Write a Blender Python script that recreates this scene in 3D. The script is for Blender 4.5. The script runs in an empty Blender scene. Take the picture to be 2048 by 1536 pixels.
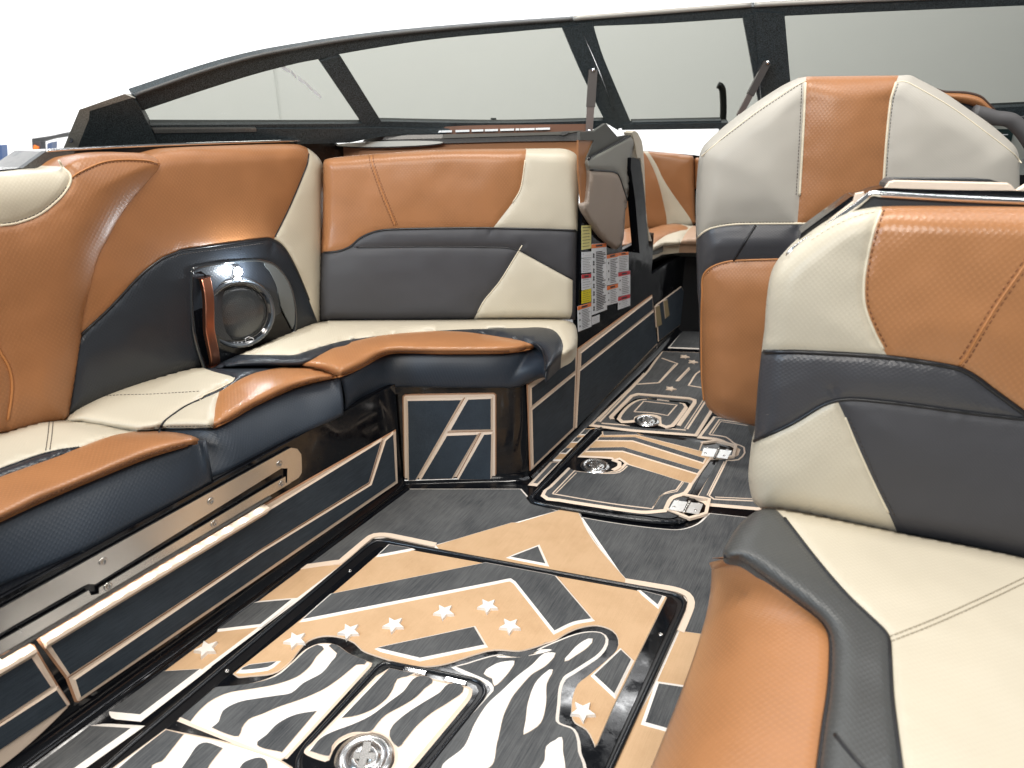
import bpy, math, random
import numpy as np
from mathutils import Vector, noise
from mathutils.geometry import delaunay_2d_cdt, tessellate_polygon
random.seed(7)
scene = bpy.context.scene
# ------------------------------------------------------------------ camera, world, lamps, exposure
PITCH = math.atan(618/1400); FPX = 1400.0; CAMZ = 1.2
cam_d = bpy.data.cameras.new('camera'); cam = bpy.data.objects.new('camera', cam_d)
scene.collection.objects.link(cam); scene.camera = cam
cam.location = (0, 0, CAMZ); cam.rotation_euler = (math.pi/2-PITCH, 0, 0)
cam_d.sensor_width = 36; cam_d.lens = FPX/2048*36; cam_d.clip_start = .02; cam_d.clip_end = 200
cam_d.dof.use_dof = True; cam_d.dof.focus_distance = 1.9; cam_d.dof.aperture_fstop = 4.0
world = bpy.data.worlds.new('World'); scene.world = world; world.use_nodes = True
bg = world.node_tree.nodes['Background']; bg.inputs[0].default_value = (.93, .97, 1, 1); bg.inputs[1].default_value = .19
scene.view_settings.view_transform = 'Standard'; scene.view_settings.look = 'None'
scene.view_settings.exposure = 0.0; scene.view_settings.gamma = 1
def area(name, loc, tgt, sx, sy, power, col=(1,1,1)):
    l = bpy.data.lights.new(name, 'AREA'); l.shape = 'RECTANGLE'; l.size = sx; l.size_y = sy
    l.energy = power; l.color = col
    o = bpy.data.objects.new(name, l); scene.collection.objects.link(o); o.location = loc
    o.rotation_euler = (Vector(tgt)-Vector(loc)).to_track_quat('-Z', 'Y').to_euler()
    return o
area('ceiling_lamp', (-.2, 1.5, 4.0), (-.1, 1.7, 0), 2.2, .4, 105, (1, .95, .88))
area('ceiling_lamp', (-.9, -1.9, 3.2), (.3, 1.7, .5), 1.6, .5, 105, (1, .95, .88))
area('ceiling_lamp', (-3.0, -1.0, 2.5), (-.2, 1.6, .5), 1.2, .6, 78, (.62, .80, 1))
area('added_blue_fill', (-2.9, 3.6, 3.1), (-.6, 1.2, 0), 1.3, 1.3, 18, (.62, .8, 1))  # unseen bluish light added to be mirrored in the glossy hatch lid
for k in range(5):
    area('tube_lamp', (1.15+.42*k, 1.1, 3.0), (1.15+.42*k, 1.1, 0), .06, 2.2, 7, (.95, .97, 1))
area('added_wall_wash', (-2, 6.5, 5.5), (-1.5, 9.5, 1.2), 9, .8, 620)  # unseen lights added to push the back wall to white
area('added_wall_wash', (-10, 6.0, 5), (-9.5, 9.5, 1.5), 7, .8, 650)
area('added_wall_wash', (4, 6.5, 5.5), (4, 9.5, 1.2), 9, .8, 260)
# ------------------------------------------------------------------ pixel of the photograph -> ray -> surface
CO, SI = math.cos(PITCH), math.sin(PITCH)
O3 = np.array([0, 0, CAMZ])
def rays(uv):
    uv = np.atleast_2d(np.asarray(uv, float)); u = uv[:, 0]-1024; v = uv[:, 1]-768
    return np.stack([u, FPX*CO-v*SI, -FPX*SI-v*CO], 1)
class Plane:
    """a plane in the boat; at(px, h) finds the point h in front of it seen at photo pixel px"""
    def __init__(s, o, n, ex=None):
        s.o = np.array(o, float); n = np.array(n, float); s.n = n/np.linalg.norm(n)
        if ex is None:
            ex = np.cross([0, 0, 1.], s.n)
            if np.linalg.norm(ex) < 1e-3: ex = np.array([1., 0, 0])
        ex = np.array(ex, float); ex -= s.n*ex.dot(s.n); s.ex = ex/np.linalg.norm(ex); s.ey = np.cross(s.n, s.ex)
    def at(s, uv, h=0.):
        r = rays(uv); h = np.broadcast_to(np.asarray(h, float), (len(r),))
        t = ((s.o-O3).dot(s.n)+h)/(r@s.n)
        return O3+r*t[:, None]
    def normal(s, p): return np.broadcast_to(s.n, p.shape)
    def uvc(s, p): return np.stack([p@s.ex, p@s.ey], 1)
    def off(s, d): return Plane(s.o+s.n*d, s.n, s.ex)
class Curved(Plane):
    """depth along +Y given by a function of the pixel (for the wrap-around windshield)"""
    def __init__(s, fy): s.fy = fy; s.n = np.array([0, -1., 0]); s.ex = np.array([1., 0, 0]); s.ey = np.array([0, 0, 1.])
    def at(s, uv, h=0.):
        uv = np.atleast_2d(np.asarray(uv, float)); r = rays(uv); y = np.array([s.fy(a, b) for a, b in uv])-h
        return O3+r*(y/r[:, 1])[:, None]
def V3(a): return Vector([float(x) for x in a])
def zpl(z): return Plane((0, 0, z), (0, 0, 1), (.475, .88, 0))
def vplane(pA, pB, lean=0.0, off=0.0):
    """vertical plane through two 3D points, facing the camera; lean>0 tips the top away"""
    pA = np.array(pA, float); pB = np.array(pB, float); d = pB-pA; d[2] = 0; d /= np.linalg.norm(d)
    n = np.array([d[1], -d[0], 0]); mid = (pA+pB)/2
    if n.dot(O3-mid) < 0: n = -n
    o = mid+n*off; n = n+np.array([0, 0, lean]); return Plane(o, n)
ZO = {'Z1': (0, 0, 2.926), 'Z2': (600, 200, 2.926), 'Z3': (1100, 0, 2.16), 'Z4': (0, 500, 2.56), 'Z5': (0, 950, 2.622),
      'Z6': (600, 640, 2.2756), 'Y1': (500, 1000, 2.865), 'Y2': (950, 1000, 2.866), 'Y3': (1350, 650, 1.7335), 'Y4': (1050, 640, 3.658),
      'Y5': (1130, 400, 5.12), 'Y6': (360, 480, 6.4), 'Y7': (1380, 130, 3.066), 'A1': (0, 1200, 4.571), 'A2': (1160, 200, 6.4),
      'A3': (1800, 130, 5.298), 'A4': (640, 180, 3.413), 'A5': (1480, 300, 3.605), 'P': (0, 0, 1)}
def q(*a):
    """q('Z1', (x,y), (x,y,1), 'Z2', ...) -> photo pixels; a third value marks a sharp corner"""
    out = []; z = ZO['P']
    for t in a:
        if isinstance(t, str): z = ZO[t]
        else: out.append((z[0]+t[0]/z[2], z[1]+t[1]/z[2])+((1,) if len(t) > 2 else ()))
    return out
def sharp(p): return [(a[0], a[1], 1) for a in p]
def sm(pts, closed=True, step=7.0):
    """Catmull-Rom through the points, broken at the sharp ones"""
    n = len(pts); res = []
    for i in range(n if closed else n-1):
        p1 = pts[i]; p2 = pts[(i+1) % n]
        p0 = pts[i-1] if (closed or i > 0) else p1; p3 = pts[(i+2) % n] if (closed or i+2 < n) else p2
        if len(p1) > 2: p0 = p1
        if len(p2) > 2: p3 = p2
        a, b, c, d = [np.array(x[:2], float) for x in (p0, p1, p2, p3)]
        L = np.linalg.norm(c-b)
        if L < 1e-6: continue
        m = max(1, int(round(L/step)))
        l0 = max(np.linalg.norm(b-a), 1e-6); l2 = max(np.linalg.norm(d-c), 1e-6); u = (c-b)/L
        if len(p1) > 2 or l0 < 1e-5: t1 = u*L
        else: t1 = (b-a)/l0*l0+u*L; t1 = t1/(np.linalg.norm(t1)+1e-9)*min(L, l0*1.3)
        if len(p2) > 2 or l2 < 1e-5: t2 = u*L
        else: t2 = (d-c)/l2*l2+u*L; t2 = t2/(np.linalg.norm(t2)+1e-9)*min(L, l2*1.3)
        for k in range(m):
            t = k/m; t_2 = t*t; t_3 = t_2*t
            res.append(b*(2*t_3-3*t_2+1)+t1*(t_3-2*t_2+t)+c*(-2*t_3+3*t_2)+t2*(t_3-t_2))
    if not closed: res.append(np.array(pts[-1][:2], float))
    return [tuple(r) for r in res]
# ------------------------------------------------------------------ materials (all procedural)
def nt(name):
    m = bpy.data.materials.new(name); m.use_nodes = True; t = m.node_tree; b = t.nodes['Principled BSDF']
    return m, t, b
def N(t, kind, **kw):
    n = t.nodes.new('ShaderNode'+kind)
    for k, v in kw.items():
        if k.startswith('i'): n.inputs[int(k[1:])].default_value = v
        else: setattr(n, k, v)
    return n
def mathn(t, op, a, b=None, clamp=False):
    n = t.nodes.new('ShaderNodeMath'); n.operation = op; n.use_clamp = clamp
    for i, x in enumerate((a, b)):
        if x is None: continue
        if isinstance(x, (int, float)): n.inputs[i].default_value = x
        else: t.links.new(x, n.inputs[i])
    return n.outputs[0]
def mixc(t, fac, a, b):
    n = t.nodes.new('ShaderNodeMix'); n.data_type = 'RGBA'
    for i, x in ((0, fac), (6, a), (7, b)):
        if isinstance(x, (int, float)): n.inputs[i].default_value = x
        elif isinstance(x, tuple): n.inputs[i].default_value = (*x, 1)
        else: t.links.new(x, n.inputs[i])
    return n.outputs[2]
def leather(name, col, rough=.42, weave=1.0, px=.0107, py=.0125, dark=.42, bump=.22):
    m, t, b = nt(name)
    uv = N(t, 'UVMap').outputs[0]; sx = N(t, 'SeparateXYZ'); t.links.new(uv, sx.inputs[0])
    a = mathn(t, 'SINE', mathn(t, 'MULTIPLY', sx.outputs[0], 2*math.pi/px)); c = mathn(t, 'SINE', mathn(t, 'MULTIPLY', sx.outputs[1], 2*math.pi/py))
    w = mathn(t, 'MULTIPLY', a, c)                                    # woven dash pattern embossed in the vinyl
    w = mathn(t, 'SUBTRACT', 1.0, mathn(t, 'POWER', mathn(t, 'ADD', mathn(t, 'MULTIPLY', w, .5), .5, True), 2.2))
    no = N(t, 'TexNoise'); no.inputs['Scale'].default_value = 9; no.inputs['Detail'].default_value = 4
    t.links.new(uv, no.inputs['Vector'])
    nf = N(t, 'TexNoise'); nf.inputs['Scale'].default_value = 900; nf.inputs['Detail'].default_value = 3; t.links.new(uv, nf.inputs['Vector'])
    # the embossing fades where the vinyl is stretched
    fade = mathn(t, 'MULTIPLY', mathn(t, 'SUBTRACT', no.outputs[0], .3, True), 2.2, True)
    f = mathn(t, 'MULTIPLY', mathn(t, 'MULTIPLY', w, fade), dark*weave)
    f = mathn(t, 'ADD', f, mathn(t, 'MULTIPLY', nf.outputs[0], .14))
    d = tuple(x*.55 for x in col)
    t.links.new(mixc(t, f, col, d), b.inputs['Base Color'])
    b.inputs['Roughness'].default_value = rough; b.inputs['Specular IOR Level'].default_value = .5
    hgt = mathn(t, 'ADD', mathn(t, 'MULTIPLY', w, -weave), mathn(t, 'MULTIPLY', nf.outputs[0], .6))
    bp = N(t, 'Bump'); bp.inputs['Strength'].default_value = bump; bp.inputs['Distance'].default_value = .0012
    t.links.new(hgt, bp.inputs['Height']); t.links.new(bp.outputs[0], b.inputs['Normal'])
    return m
def eva(name, col, col2, grain=1.0, rough=.75):
    m, t, b = nt(name)
    tc = N(t, 'TexCoord').outputs['Object']; mp = N(t, 'Mapping'); mp.inputs['Rotation'].default_value = (0, 0, -math.radians(61.6))
    mp2 = N(t, 'Mapping'); mp2.inputs['Scale'].default_value = (14, 420, 420)
    t.links.new(tc, mp.inputs[0]); t.links.new(mp.outputs[0], mp2.inputs[0])
    no = N(t, 'TexNoise'); no.inputs['Scale'].default_value = 1; no.inputs['Detail'].default_value = 3; t.links.new(mp2.outputs[0], no.inputs['Vector'])
    bl = N(t, 'TexNoise'); bl.inputs['Scale'].default_value = 7; bl.inputs['Detail'].default_value = 6; bl.inputs['Roughness'].default_value = .65; t.links.new(tc, bl.inputs['Vector'])
    sp = N(t, 'TexNoise'); sp.inputs['Scale'].default_value = 650; t.links.new(tc, sp.inputs['Vector'])
    f = mathn(t, 'ADD', mathn(t, 'MULTIPLY', no.outputs[0], .75*grain), mathn(t, 'MULTIPLY', bl.outputs[0], .7))
    f = mathn(t, 'ADD', f, mathn(t, 'MULTIPLY', sp.outputs[0], .25))
    f = mathn(t, 'MULTIPLY', mathn(t, 'SUBTRACT', f, .52), 2.0, True)
    t.links.new(mixc(t, f, col, col2), b.inputs['Base Color'])
    b.inputs['Roughness'].default_value = rough; b.inputs['Specular IOR Level'].default_value = .35
    bp = N(t, 'Bump'); bp.inputs['Strength'].default_value = .5; bp.inputs['Distance'].default_value = .0008
    t.links.new(mathn(t, 'ADD', no.outputs[0], sp.outputs[0]), bp.inputs['Height']); t.links.new(bp.outputs[0], b.inputs['Normal'])
    return m
def plain(name, col, rough=.5, metal=0., spec=.5, coat=0., speck=0., scale=300, bump=0., em=0.):
    m, t, b = nt(name)
    tc = N(t, 'TexCoord').outputs['Object']; no = N(t, 'TexNoise'); no.inputs['Scale'].default_value = scale; no.inputs['Detail'].default_value = 4
    t.links.new(tc, no.inputs['Vector'])
    c2 = tuple(min(1, x*(1+speck*2.5)+speck*.01) for x in col); c1 = tuple(x*(1-min(.8, speck)) for x in col)
    f = mathn(t, 'MULTIPLY', mathn(t, 'SUBTRACT', no.outputs[0], .35), 3, True)
    t.links.new(mixc(t, f, c1, c2), b.inputs['Base Color'])
    b.inputs['Roughness'].default_value = rough; b.inputs['Metallic'].default_value = metal
    b.inputs['Specular IOR Level'].default_value = spec; b.inputs['Coat Weight'].default_value = coat; b.inputs['Coat Roughness'].default_value = .05
    if bump:
        bp = N(t, 'Bump'); bp.inputs['Strength'].default_value = bump; bp.inputs['Distance'].default_value = .001
        t.links.new(no.outputs[0], bp.inputs['Height']); t.links.new(bp.outputs[0], b.inputs['Normal'])
    if em: b.inputs['Emission Color'].default_value = (*col, 1); b.inputs['Emission Strength'].default_value = em
    return m
def gelcoat(name, spec=.5):
    m, t, b = nt(name); b.inputs['Specular IOR Level'].default_value = spec; b.inputs['Base Color'].default_value = (.004, .0045, .006, 1)
    tc = N(t, 'TexCoord').outputs['Object']; no = N(t, 'TexNoise'); no.inputs['Scale'].default_value = 12; no.inputs['Detail'].default_value = 8
    no.inputs['Roughness'].default_value = .7; t.links.new(tc, no.inputs['Vector'])
    r = mathn(t, 'ADD', mathn(t, 'MULTIPLY', mathn(t, 'SUBTRACT', no.outputs[0], .42, True), .9), .05); t.links.new(r, b.inputs['Roughness'])
    vo = N(t, 'TexNoise'); vo.inputs['Scale'].default_value = 260; vo.inputs['Detail'].default_value = 2; t.links.new(tc, vo.inputs['Vector'])
    dust = mathn(t, 'MULTIPLY', mathn(t, 'SUBTRACT', vo.outputs[0], .70, True), 4, True)
    t.links.new(mixc(t, dust, (.004, .0045, .006), (.2, .2, .2)), b.inputs['Base Color'])
    return m
def brushed(name, col=(.62, .6, .57), rough=.26):
    m, t, b = nt(name); b.inputs['Base Color'].default_value = (*col, 1); b.inputs['Metallic'].default_value = 1
    tc = N(t, 'TexCoord').outputs['Object']; no = N(t, 'TexNoise'); no.inputs['Scale'].default_value = 25; no.inputs['Detail'].default_value = 6; t.links.new(tc, no.inputs['Vector'])
    t.links.new(mathn(t, 'ADD', mathn(t, 'MULTIPLY', no.outputs[0], .06), rough-.03), b.inputs['Roughness'])
    return m
TAN = leather('tan_vinyl', (.40, .175, .070), .38)
TANG = leather('tan_vinyl_gloss', (.45, .20, .08), .30)
CREAM = leather('cream_vinyl', (.59, .525, .405), .42, .7, .0095, .010, .16)
GREY = leather('stone_grey_vinyl', (.47, .435, .375), .5, .5, .008, .006, .08)
CHAR = leather('charcoal_vinyl', (.052, .051, .056), .55, .4, .006, .006, .2)
CHARL = leather('charcoal_woven_vinyl', (.06, .06, .066), .36, 1, .0105, .0075, .3)
BLK = leather('black_vinyl', (.025, .030, .038), .33, 1, .0095, .011, .5, .25)
DGREY = leather('grey_mesh_vinyl', (.29, .285, .255), .6, .6, .005, .005, .3)
GEL = gelcoat('black_gelcoat', .42); GELW = gelcoat('satin_black_gelcoat', .05)
EVAD = eva('charcoal_foam', (.020, .023, .028), (.12, .122, .122))
EVAB = eva('blue_black_foam', (.015, .023, .033), (.046, .062, .08))
EVAT = eva('tan_foam', (.64, .42, .24), (.42, .24, .11), .3)
EVAC = eva('cream_foam_bevel', (.82, .66, .52), (.74, .57, .43), .1)
EVAL = eva('pale_foam_bevel', (.90, .84, .77), (.84, .76, .68), .1)
EVAW = eva('white_foam', (.88, .84, .78), (.82, .77, .70), .1)
POWDER = plain('black_powder_coat', (.016, .021, .023), .42, 0, .4, 0, 1.2, 420, .5)
PLAST = plain('dark_grey_plastic', (.06, .058, .055), .5, 0, .5, 0, .3, 500, .2)
ALU = plain('grey_anodised_metal', (.33, .32, .3), .35, .8, .5, 0, .1)
STEEL = brushed('brushed_steel'); CHROME = plain('chrome', (.8, .8, .8), .09, 1)
COPPER = plain('copper_anodised_metal', (.50, .21, .13), .28, 1)
BLKF = leather('blue_black_front_vinyl', (.027, .037, .052), .43, 1, .0095, .011, .5, .3)
PIPEB = plain('black_piping', (.012, .012, .014), .35); PIPEC = plain('cream_piping', (.75, .66, .5), .5); PIPET = plain('tan_piping', (.5, .21, .07), .42)
THR_D = plain('dark_thread', (.06, .05, .045), .8); THR_S = plain('soft_thread', (.34, .29, .21), .8); THR_T = plain('brown_thread', (.2, .08, .03), .8)
WALLM = plain('white_wall_paint', (.9, .9, .89), .8); PAPER = plain('white_label', (.8, .82, .85), .5)
INK = plain('black_print', (.03, .03, .035), .6); ORANGE = plain('orange_print', (.85, .2, .03), .5)
RED = plain('red_print', (.6, .02, .03), .5); YEL = plain('yellow_print', (.85, .72, .02), .5); PALEY = plain('pale_yellow_print', (.75, .68, .25), .5)
LED = plain('led_white', (1, 1, 1), .4, em=60); LEDS = plain('led_strip_white', (1, .98, .95), .4, em=14)
def glassm(name, tint):
    m = bpy.data.materials.new(name); m.use_nodes = True; t = m.node_tree; t.nodes.clear()
    out = N(t, 'OutputMaterial'); tr = N(t, 'BsdfTransparent'); tr.inputs[0].default_value = (*tint, 1)
    gl = N(t, 'BsdfGlossy'); gl.inputs['Roughness'].default_value = .02; fr = N(t, 'Fresnel'); fr.inputs[0].default_value = 1.16
    mx = N(t, 'MixShader'); t.links.new(fr.outputs[0], mx.inputs[0]); t.links.new(tr.outputs[0], mx.inputs[1]); t.links.new(gl.outputs[0], mx.inputs[2])
    t.links.new(mx.outputs[0], out.inputs[0]); return m
GLASS = glassm('tinted_glass', (.345, .35, .32))
# ------------------------------------------------------------------ object helpers
def prop(o, label=None, cat=None, group=None, kind=None):
    if label: o['label'] = label
    if cat: o['category'] = cat
    if group: o['group'] = group
    if kind: o['kind'] = kind
    return o
def thing(name, label, cat, loc=(0, 0, 0), group=None):
    o = bpy.data.objects.new(name, None); scene.collection.objects.link(o); o.location = V3(loc); o.empty_display_size = .1
    return prop(o, label, cat, group)
def mk(name, verts, faces, mats, parent=None, smooth=False, fm=None, uvs=None):
    me = bpy.data.meshes.new(name)
    P = np.array(verts, float).reshape(-1, 3)
    if parent is not None:
        off = np.zeros(3); p = parent
        while p is not None: off += np.array(p.location); p = p.parent
        P = P-off
    me.from_pydata([tuple(p) for p in P], [], [tuple(int(i) for i in f) for f in faces])
    if not isinstance(mats, (list, tuple)): mats = [mats]
    for m in mats: me.materials.append(m)
    if fm is not None: me.polygons.foreach_set('material_index', fm)
    me.polygons.foreach_set('use_smooth', [bool(smooth)]*len(me.polygons))
    if uvs is not None:
        lay = me.uv_layers.new(name='UVMap'); U = np.array(uvs); vi = np.empty(len(me.loops), int); me.loops.foreach_get('vertex_index', vi)
        lay.data.foreach_set('uv', U[vi].ravel())
    me.update(); o = bpy.data.objects.new(name, me); scene.collection.objects.link(o)
    if parent is not None: o.parent = parent
    return o
def join(parts):
    """[(verts, faces)] -> one verts, faces"""
    V = []; Fc = []; n = 0
    for v, f in parts:
        V.append(np.array(v, float).reshape(-1, 3)); Fc += [tuple(i+n for i in g) for g in f]; n += len(v)
    return np.concatenate(V), Fc
def ptseg(P, A, B):
    """distance of every P to the nearest segment A[i]B[i]"""
    best = np.full(len(P), 1e9)
    if len(A) == 0: return best
    D = B-A; L = (D**2).sum(1)+1e-12
    for s in range(0, len(P), 1500):
        p = P[s:s+1500]; w = p[:, None, :]-A[None]; t = np.clip((w*D[None]).sum(2)/L, 0, 1)
        best[s:s+1500] = np.sqrt(((w-D[None]*t[:, :, None])**2).sum(2)).min(1)
    return best
def inside(pts, poly):
    pts = np.asarray(pts, float); poly = np.asarray(poly, float); x, y = pts[:, 0], pts[:, 1]; c = np.zeros(len(pts), bool)
    a = poly; b = np.roll(poly, -1, 0)
    for (x1, y1), (x2, y2) in zip(a, b):
        if y1 == y2: continue
        k = ((y1 > y) != (y2 > y)) & (x < (x2-x1)*(y-y1)/(y2-y1)+x1); c ^= k
    return c
def clean(poly):
    out = [poly[0]]
    for p in poly[1:]:
        if math.hypot(p[0]-out[-1][0], p[1]-out[-1][1]) > .35: out.append(p)
    if math.hypot(out[0][0]-out[-1][0], out[0][1]-out[-1][1]) < .35: out.pop()
    return out
def tubemesh(pts, rad, sides=8, closed=False, taper=None):
    pts = np.array(pts, float); n = len(pts)
    t = (np.roll(pts, -1, 0)-np.roll(pts, 1, 0)) if closed else np.gradient(pts, axis=0)
    t /= (np.linalg.norm(t, axis=1)[:, None]+1e-9)
    up = np.array([0, 0, 1.]); verts = []; prev = None
    for i in range(n):
        if prev is None:
            a = np.cross(t[i], up)
            if np.linalg.norm(a) < .05: a = np.cross(t[i], [1., 0, 0])
        else: a = prev-t[i]*prev.dot(t[i])
        a /= np.linalg.norm(a)+1e-9; prev = a; b = np.cross(t[i], a)
        for k in range(sides):
            an = 2*math.pi*k/sides; verts.append(pts[i]+rad*(a*math.cos(an)+b*math.sin(an)))
    f = []
    for i in range(n if closed else n-1):
        j = (i+1) % n
        for k in range(sides): f.append((i*sides+k, i*sides+(k+1) % sides, j*sides+(k+1) % sides, j*sides+k))
    if not closed: f.append(tuple(range(sides))[::-1]); f.append(tuple((n-1)*sides+k for k in range(sides)))
    return np.array(verts), f
def boxmesh(c, ax, ay, az, sx, sy, sz):
    c = np.array(c, float); ax, ay, az = [np.array(a, float)/np.linalg.norm(a) for a in (ax, ay, az)]
    v = [c+ax*sx/2*i+ay*sy/2*j+az*sz/2*k for i in (-1, 1) for j in (-1, 1) for k in (-1, 1)]
    return np.array(v), [(0, 1, 3, 2), (4, 6, 7, 5), (0, 4, 5, 1), (2, 3, 7, 6), (0, 2, 6, 4), (1, 5, 7, 3)]
def lathe(c, n, prof, sides=40):
    """profile [(radius, height)] spun around axis n at c"""
    n = np.array(n, float); n /= np.linalg.norm(n); a = np.cross(n, [0, 1., .3]); a /= np.linalg.norm(a); b = np.cross(n, a); v = []; f = []
    for r, h in prof:
        for k in range(sides):
            an = 2*math.pi*k/sides; v.append(np.array(c)+n*h+r*(a*math.cos(an)+b*math.sin(an)))
    for i in range(len(prof)-1):
        for k in range(sides): k2 = (k+1) % sides; f.append((i*sides+k, i*sides+k2, (i+1)*sides+k2, (i+1)*sides+k))
    f.append(tuple((len(prof)-1)*sides+k for k in range(sides)))
    return np.array(v), f
# ------------------------------------------------------------------ upholstery: one padded cushion, panels split along its seams
class Cushion:
    def __init__(s, root, F, outline, seams, seeds, r=.03, bulge=.03, puff=.01, depth=.08, groove=.005, gw=.008, grid=12, wr=.0035, cap=True):
        s.F = F; s.root = root; ol = clean(sm(outline, True, 7)); s.outline = ol; s.r, s.bulge, s.puff, s.groove, s.gw, s.wr = r, bulge, puff, groove, gw, wr
        sl = [clean_open(sm(x, False, 7)) for x in seams]
        o3 = F.at(ol); s.oA, s.oB = o3, np.roll(o3, -1, 0)
        A, B = [], []
        for x in sl:
            x3 = F.at(x); A += list(x3[:-1]); B += list(x3[1:])
        s.sA, s.sB = np.array(A).reshape(-1, 3), np.array(B).reshape(-1, 3)
        s.dbg = root['label'][:30]
        verts = [tuple(p) for p in ol]; edges = [(i, (i+1) % len(ol)) for i in range(len(ol))]
        for x in sl:
            k = len(verts); verts += [tuple(p) for p in x]; edges += [(k+i, k+i+1) for i in range(len(x)-1)]
        a = np.array(ol); lo = a.min(0); hi = a.max(0)
        g = grid/2; xs = np.arange(lo[0], hi[0], g); ys = np.arange(lo[1], hi[1], g*.9)
        G = np.array([(x+(j % 2)*g/2+.13*math.sin(j*7+i), y) for j, y in enumerate(ys) for i, x in enumerate(xs)])
        coarse = np.array([(i % 2 == 0 and j % 2 == 0) for j in range(len(ys)) for i in range(len(xs))])
        k = inside(G, ol); G = G[k]; coarse = coarse[k]
        d3 = ptseg(F.at(G), s.oA, s.oB); ds3 = ptseg(F.at(G), s.sA, s.sB)
        keep = coarse | (d3 < r*1.15) | (ds3 < gw*1.8); G = G[keep]
        cA = np.array([verts[e[0]] for e in edges]); cB = np.array([verts[e[1]] for e in edges])
        z = np.zeros((len(G), 1)); dd = ptseg(np.hstack([G, z]), np.hstack([cA, np.zeros((len(cA), 1))]), np.hstack([cB, np.zeros((len(cA), 1))]))
        G = G[dd > 2.0]; verts += [tuple(p) for p in G]
        ov, oe, of, _, ooe, _ = delaunay_2d_cdt([Vector(v) for v in verts], edges, [], 0, 1e-4, True)
        P = np.array([(v[0], v[1]) for v in ov]); cen = np.array([P[list(f)].mean(0) for f in of]); ins = inside(cen, ol)
        barrier = set(tuple(sorted(e)) for e, o in zip(oe, ooe) if len(o))
        ef = {}
        for fi, f in enumerate(of):
            if not ins[fi]: continue
            for i in range(len(f)): ef.setdefault(tuple(sorted((f[i], f[(i+1) % len(f)]))), []).append(fi)
        reg = {}; nr = 0
        for fi in range(len(of)):
            if not ins[fi] or fi in reg: continue
            st = [fi]; reg[fi] = nr
            while st:
                c = st.pop(); f = of[c]
                for i in range(len(f)):
                    e = tuple(sorted((f[i], f[(i+1) % len(f)])))
                    if e in barrier: continue
                    for d in ef.get(e, ()):
                        if d not in reg: reg[d] = nr; st.append(d)
            nr += 1
        assign = {}; sc = np.array([c for c in cen])
        for si, sd in enumerate(seeds):
            dist = np.hypot(*(sc-np.array(sd[2])).T); dist[~ins] = 1e9; assign[reg[int(dist.argmin())]] = si
        'nearest port backrest in' in s.dbg and print([(tuple(c),n_) for c,n_ in [(sc[[f for f in reg if reg[f]==k]].mean(0),k) for k in set(reg.values())]], 'regions', [(k, sum(1 for f in reg if reg[f]==k)) for k in set(reg.values()) if sum(1 for f in reg if reg[f]==k)>20], 'assign', assign)
        # slivers and unseeded regions go with the nearest seeded one
        rc = {k: sc[[f for f in reg if reg[f] == k]].mean(0) for k in set(reg.values())}
        for k in rc:
            if k not in assign:
                b = min(assign, key=lambda a: np.hypot(*(rc[a]-rc[k]))); assign.setdefault(k, assign[b])
        h = s.h(P); top = F.at(P, h); base = F.at(P); nn = F.normal(base); back = base-nn*depth; uvc = F.uvc(base)
        s.parts = []
        merged = {}
        for si, sd in enumerate(seeds):
            fs = [of[f] for f in reg if assign[reg[f]] == si]
            if not fs: print('NO FACES', root.name, sd[0]); continue
            merged.setdefault((sd[0], sd[1].name, sd[3] if len(sd) > 3 else None, sd[2]), []).extend(fs)
            es = {}
            for f in fs:
                for i in range(len(f)): e = (f[i], f[(i+1) % len(f)]); es[tuple(sorted(e))] = es.get(tuple(sorted(e)), 0)+1 if tuple(sorted(e)) in es else 1
            m = {}; vv = []; uu = []; ff = []
            def vid(i, lay):
                if (i, lay) not in m:
                    m[(i, lay)] = len(vv); vv.append((top[i], back[i])[1 if lay else 0] if lay < 2 else back[i]); uu.append(uvc[i]+(0 if lay == 0 else depth*.7))
                return m[(i, lay)]
            for f in fs:
                ff.append(tuple(vid(i, 0) for i in f))
                if cap: ff.append(tuple(vid(i, 2) for i in reversed(f)))
            for f in fs:
                for i in range(len(f)):
                    e = tuple(sorted((f[i], f[(i+1) % len(f)])))
                    if len(ef[e]) == 1:
                        a0, b0 = f[i], f[(i+1) % len(f)]; ff.append((vid(b0, 0), vid(a0, 0), vid(a0, 1), vid(b0, 1)))
            # make faces point out of the cushion
            f0 = fs[0]; nz = np.cross(top[f0[1]]-top[f0[0]], top[f0[2]]-top[f0[0]])
            if nz.dot(nn[f0[0]]) < 0: ff = [tuple(reversed(x)) for x in ff]
            ob = mk(sd[0], vv, ff, sd[1], root, True, None, uu); s.parts.append(ob)
            if len(sd) > 3: ob['label'] = sd[3]
    def h(s, px):
        b = s.F.at(px); d = ptseg(b, s.oA, s.oB); ds = ptseg(b, s.sA, s.sB)
        k = np.clip(d/s.r, 0, 1); h = s.bulge*np.sqrt(np.clip(1-(1-k)**2, 0, 1))+s.puff*(1-np.exp(-d/.10))
        h -= np.minimum(s.groove, h*.6)*np.exp(-(ds/s.gw)**2)
        h -= s.puff*.5*np.exp(-(ds/.05)**2)*k
        w = np.array([noise.noise(Vector((p[0]*7, p[1]*7, p[2]*7)))+.5*noise.noise(Vector((p[0]*19, p[1]*19, p[2]*19))) for p in b])
        pk = np.array([noise.noise(Vector((p[0]*55, p[1]*55, p[2]*55))) for p in b])*np.exp(-(np.minimum(ds, d)/.022)**2)
        return h+w*s.wr*k+pk*.0009*np.clip(k*2, 0, 1)
    def on(s, px, extra=0.):
        px = np.atleast_2d(px)[:, :2]; return s.F.at(px, s.h(px)+extra)
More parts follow.
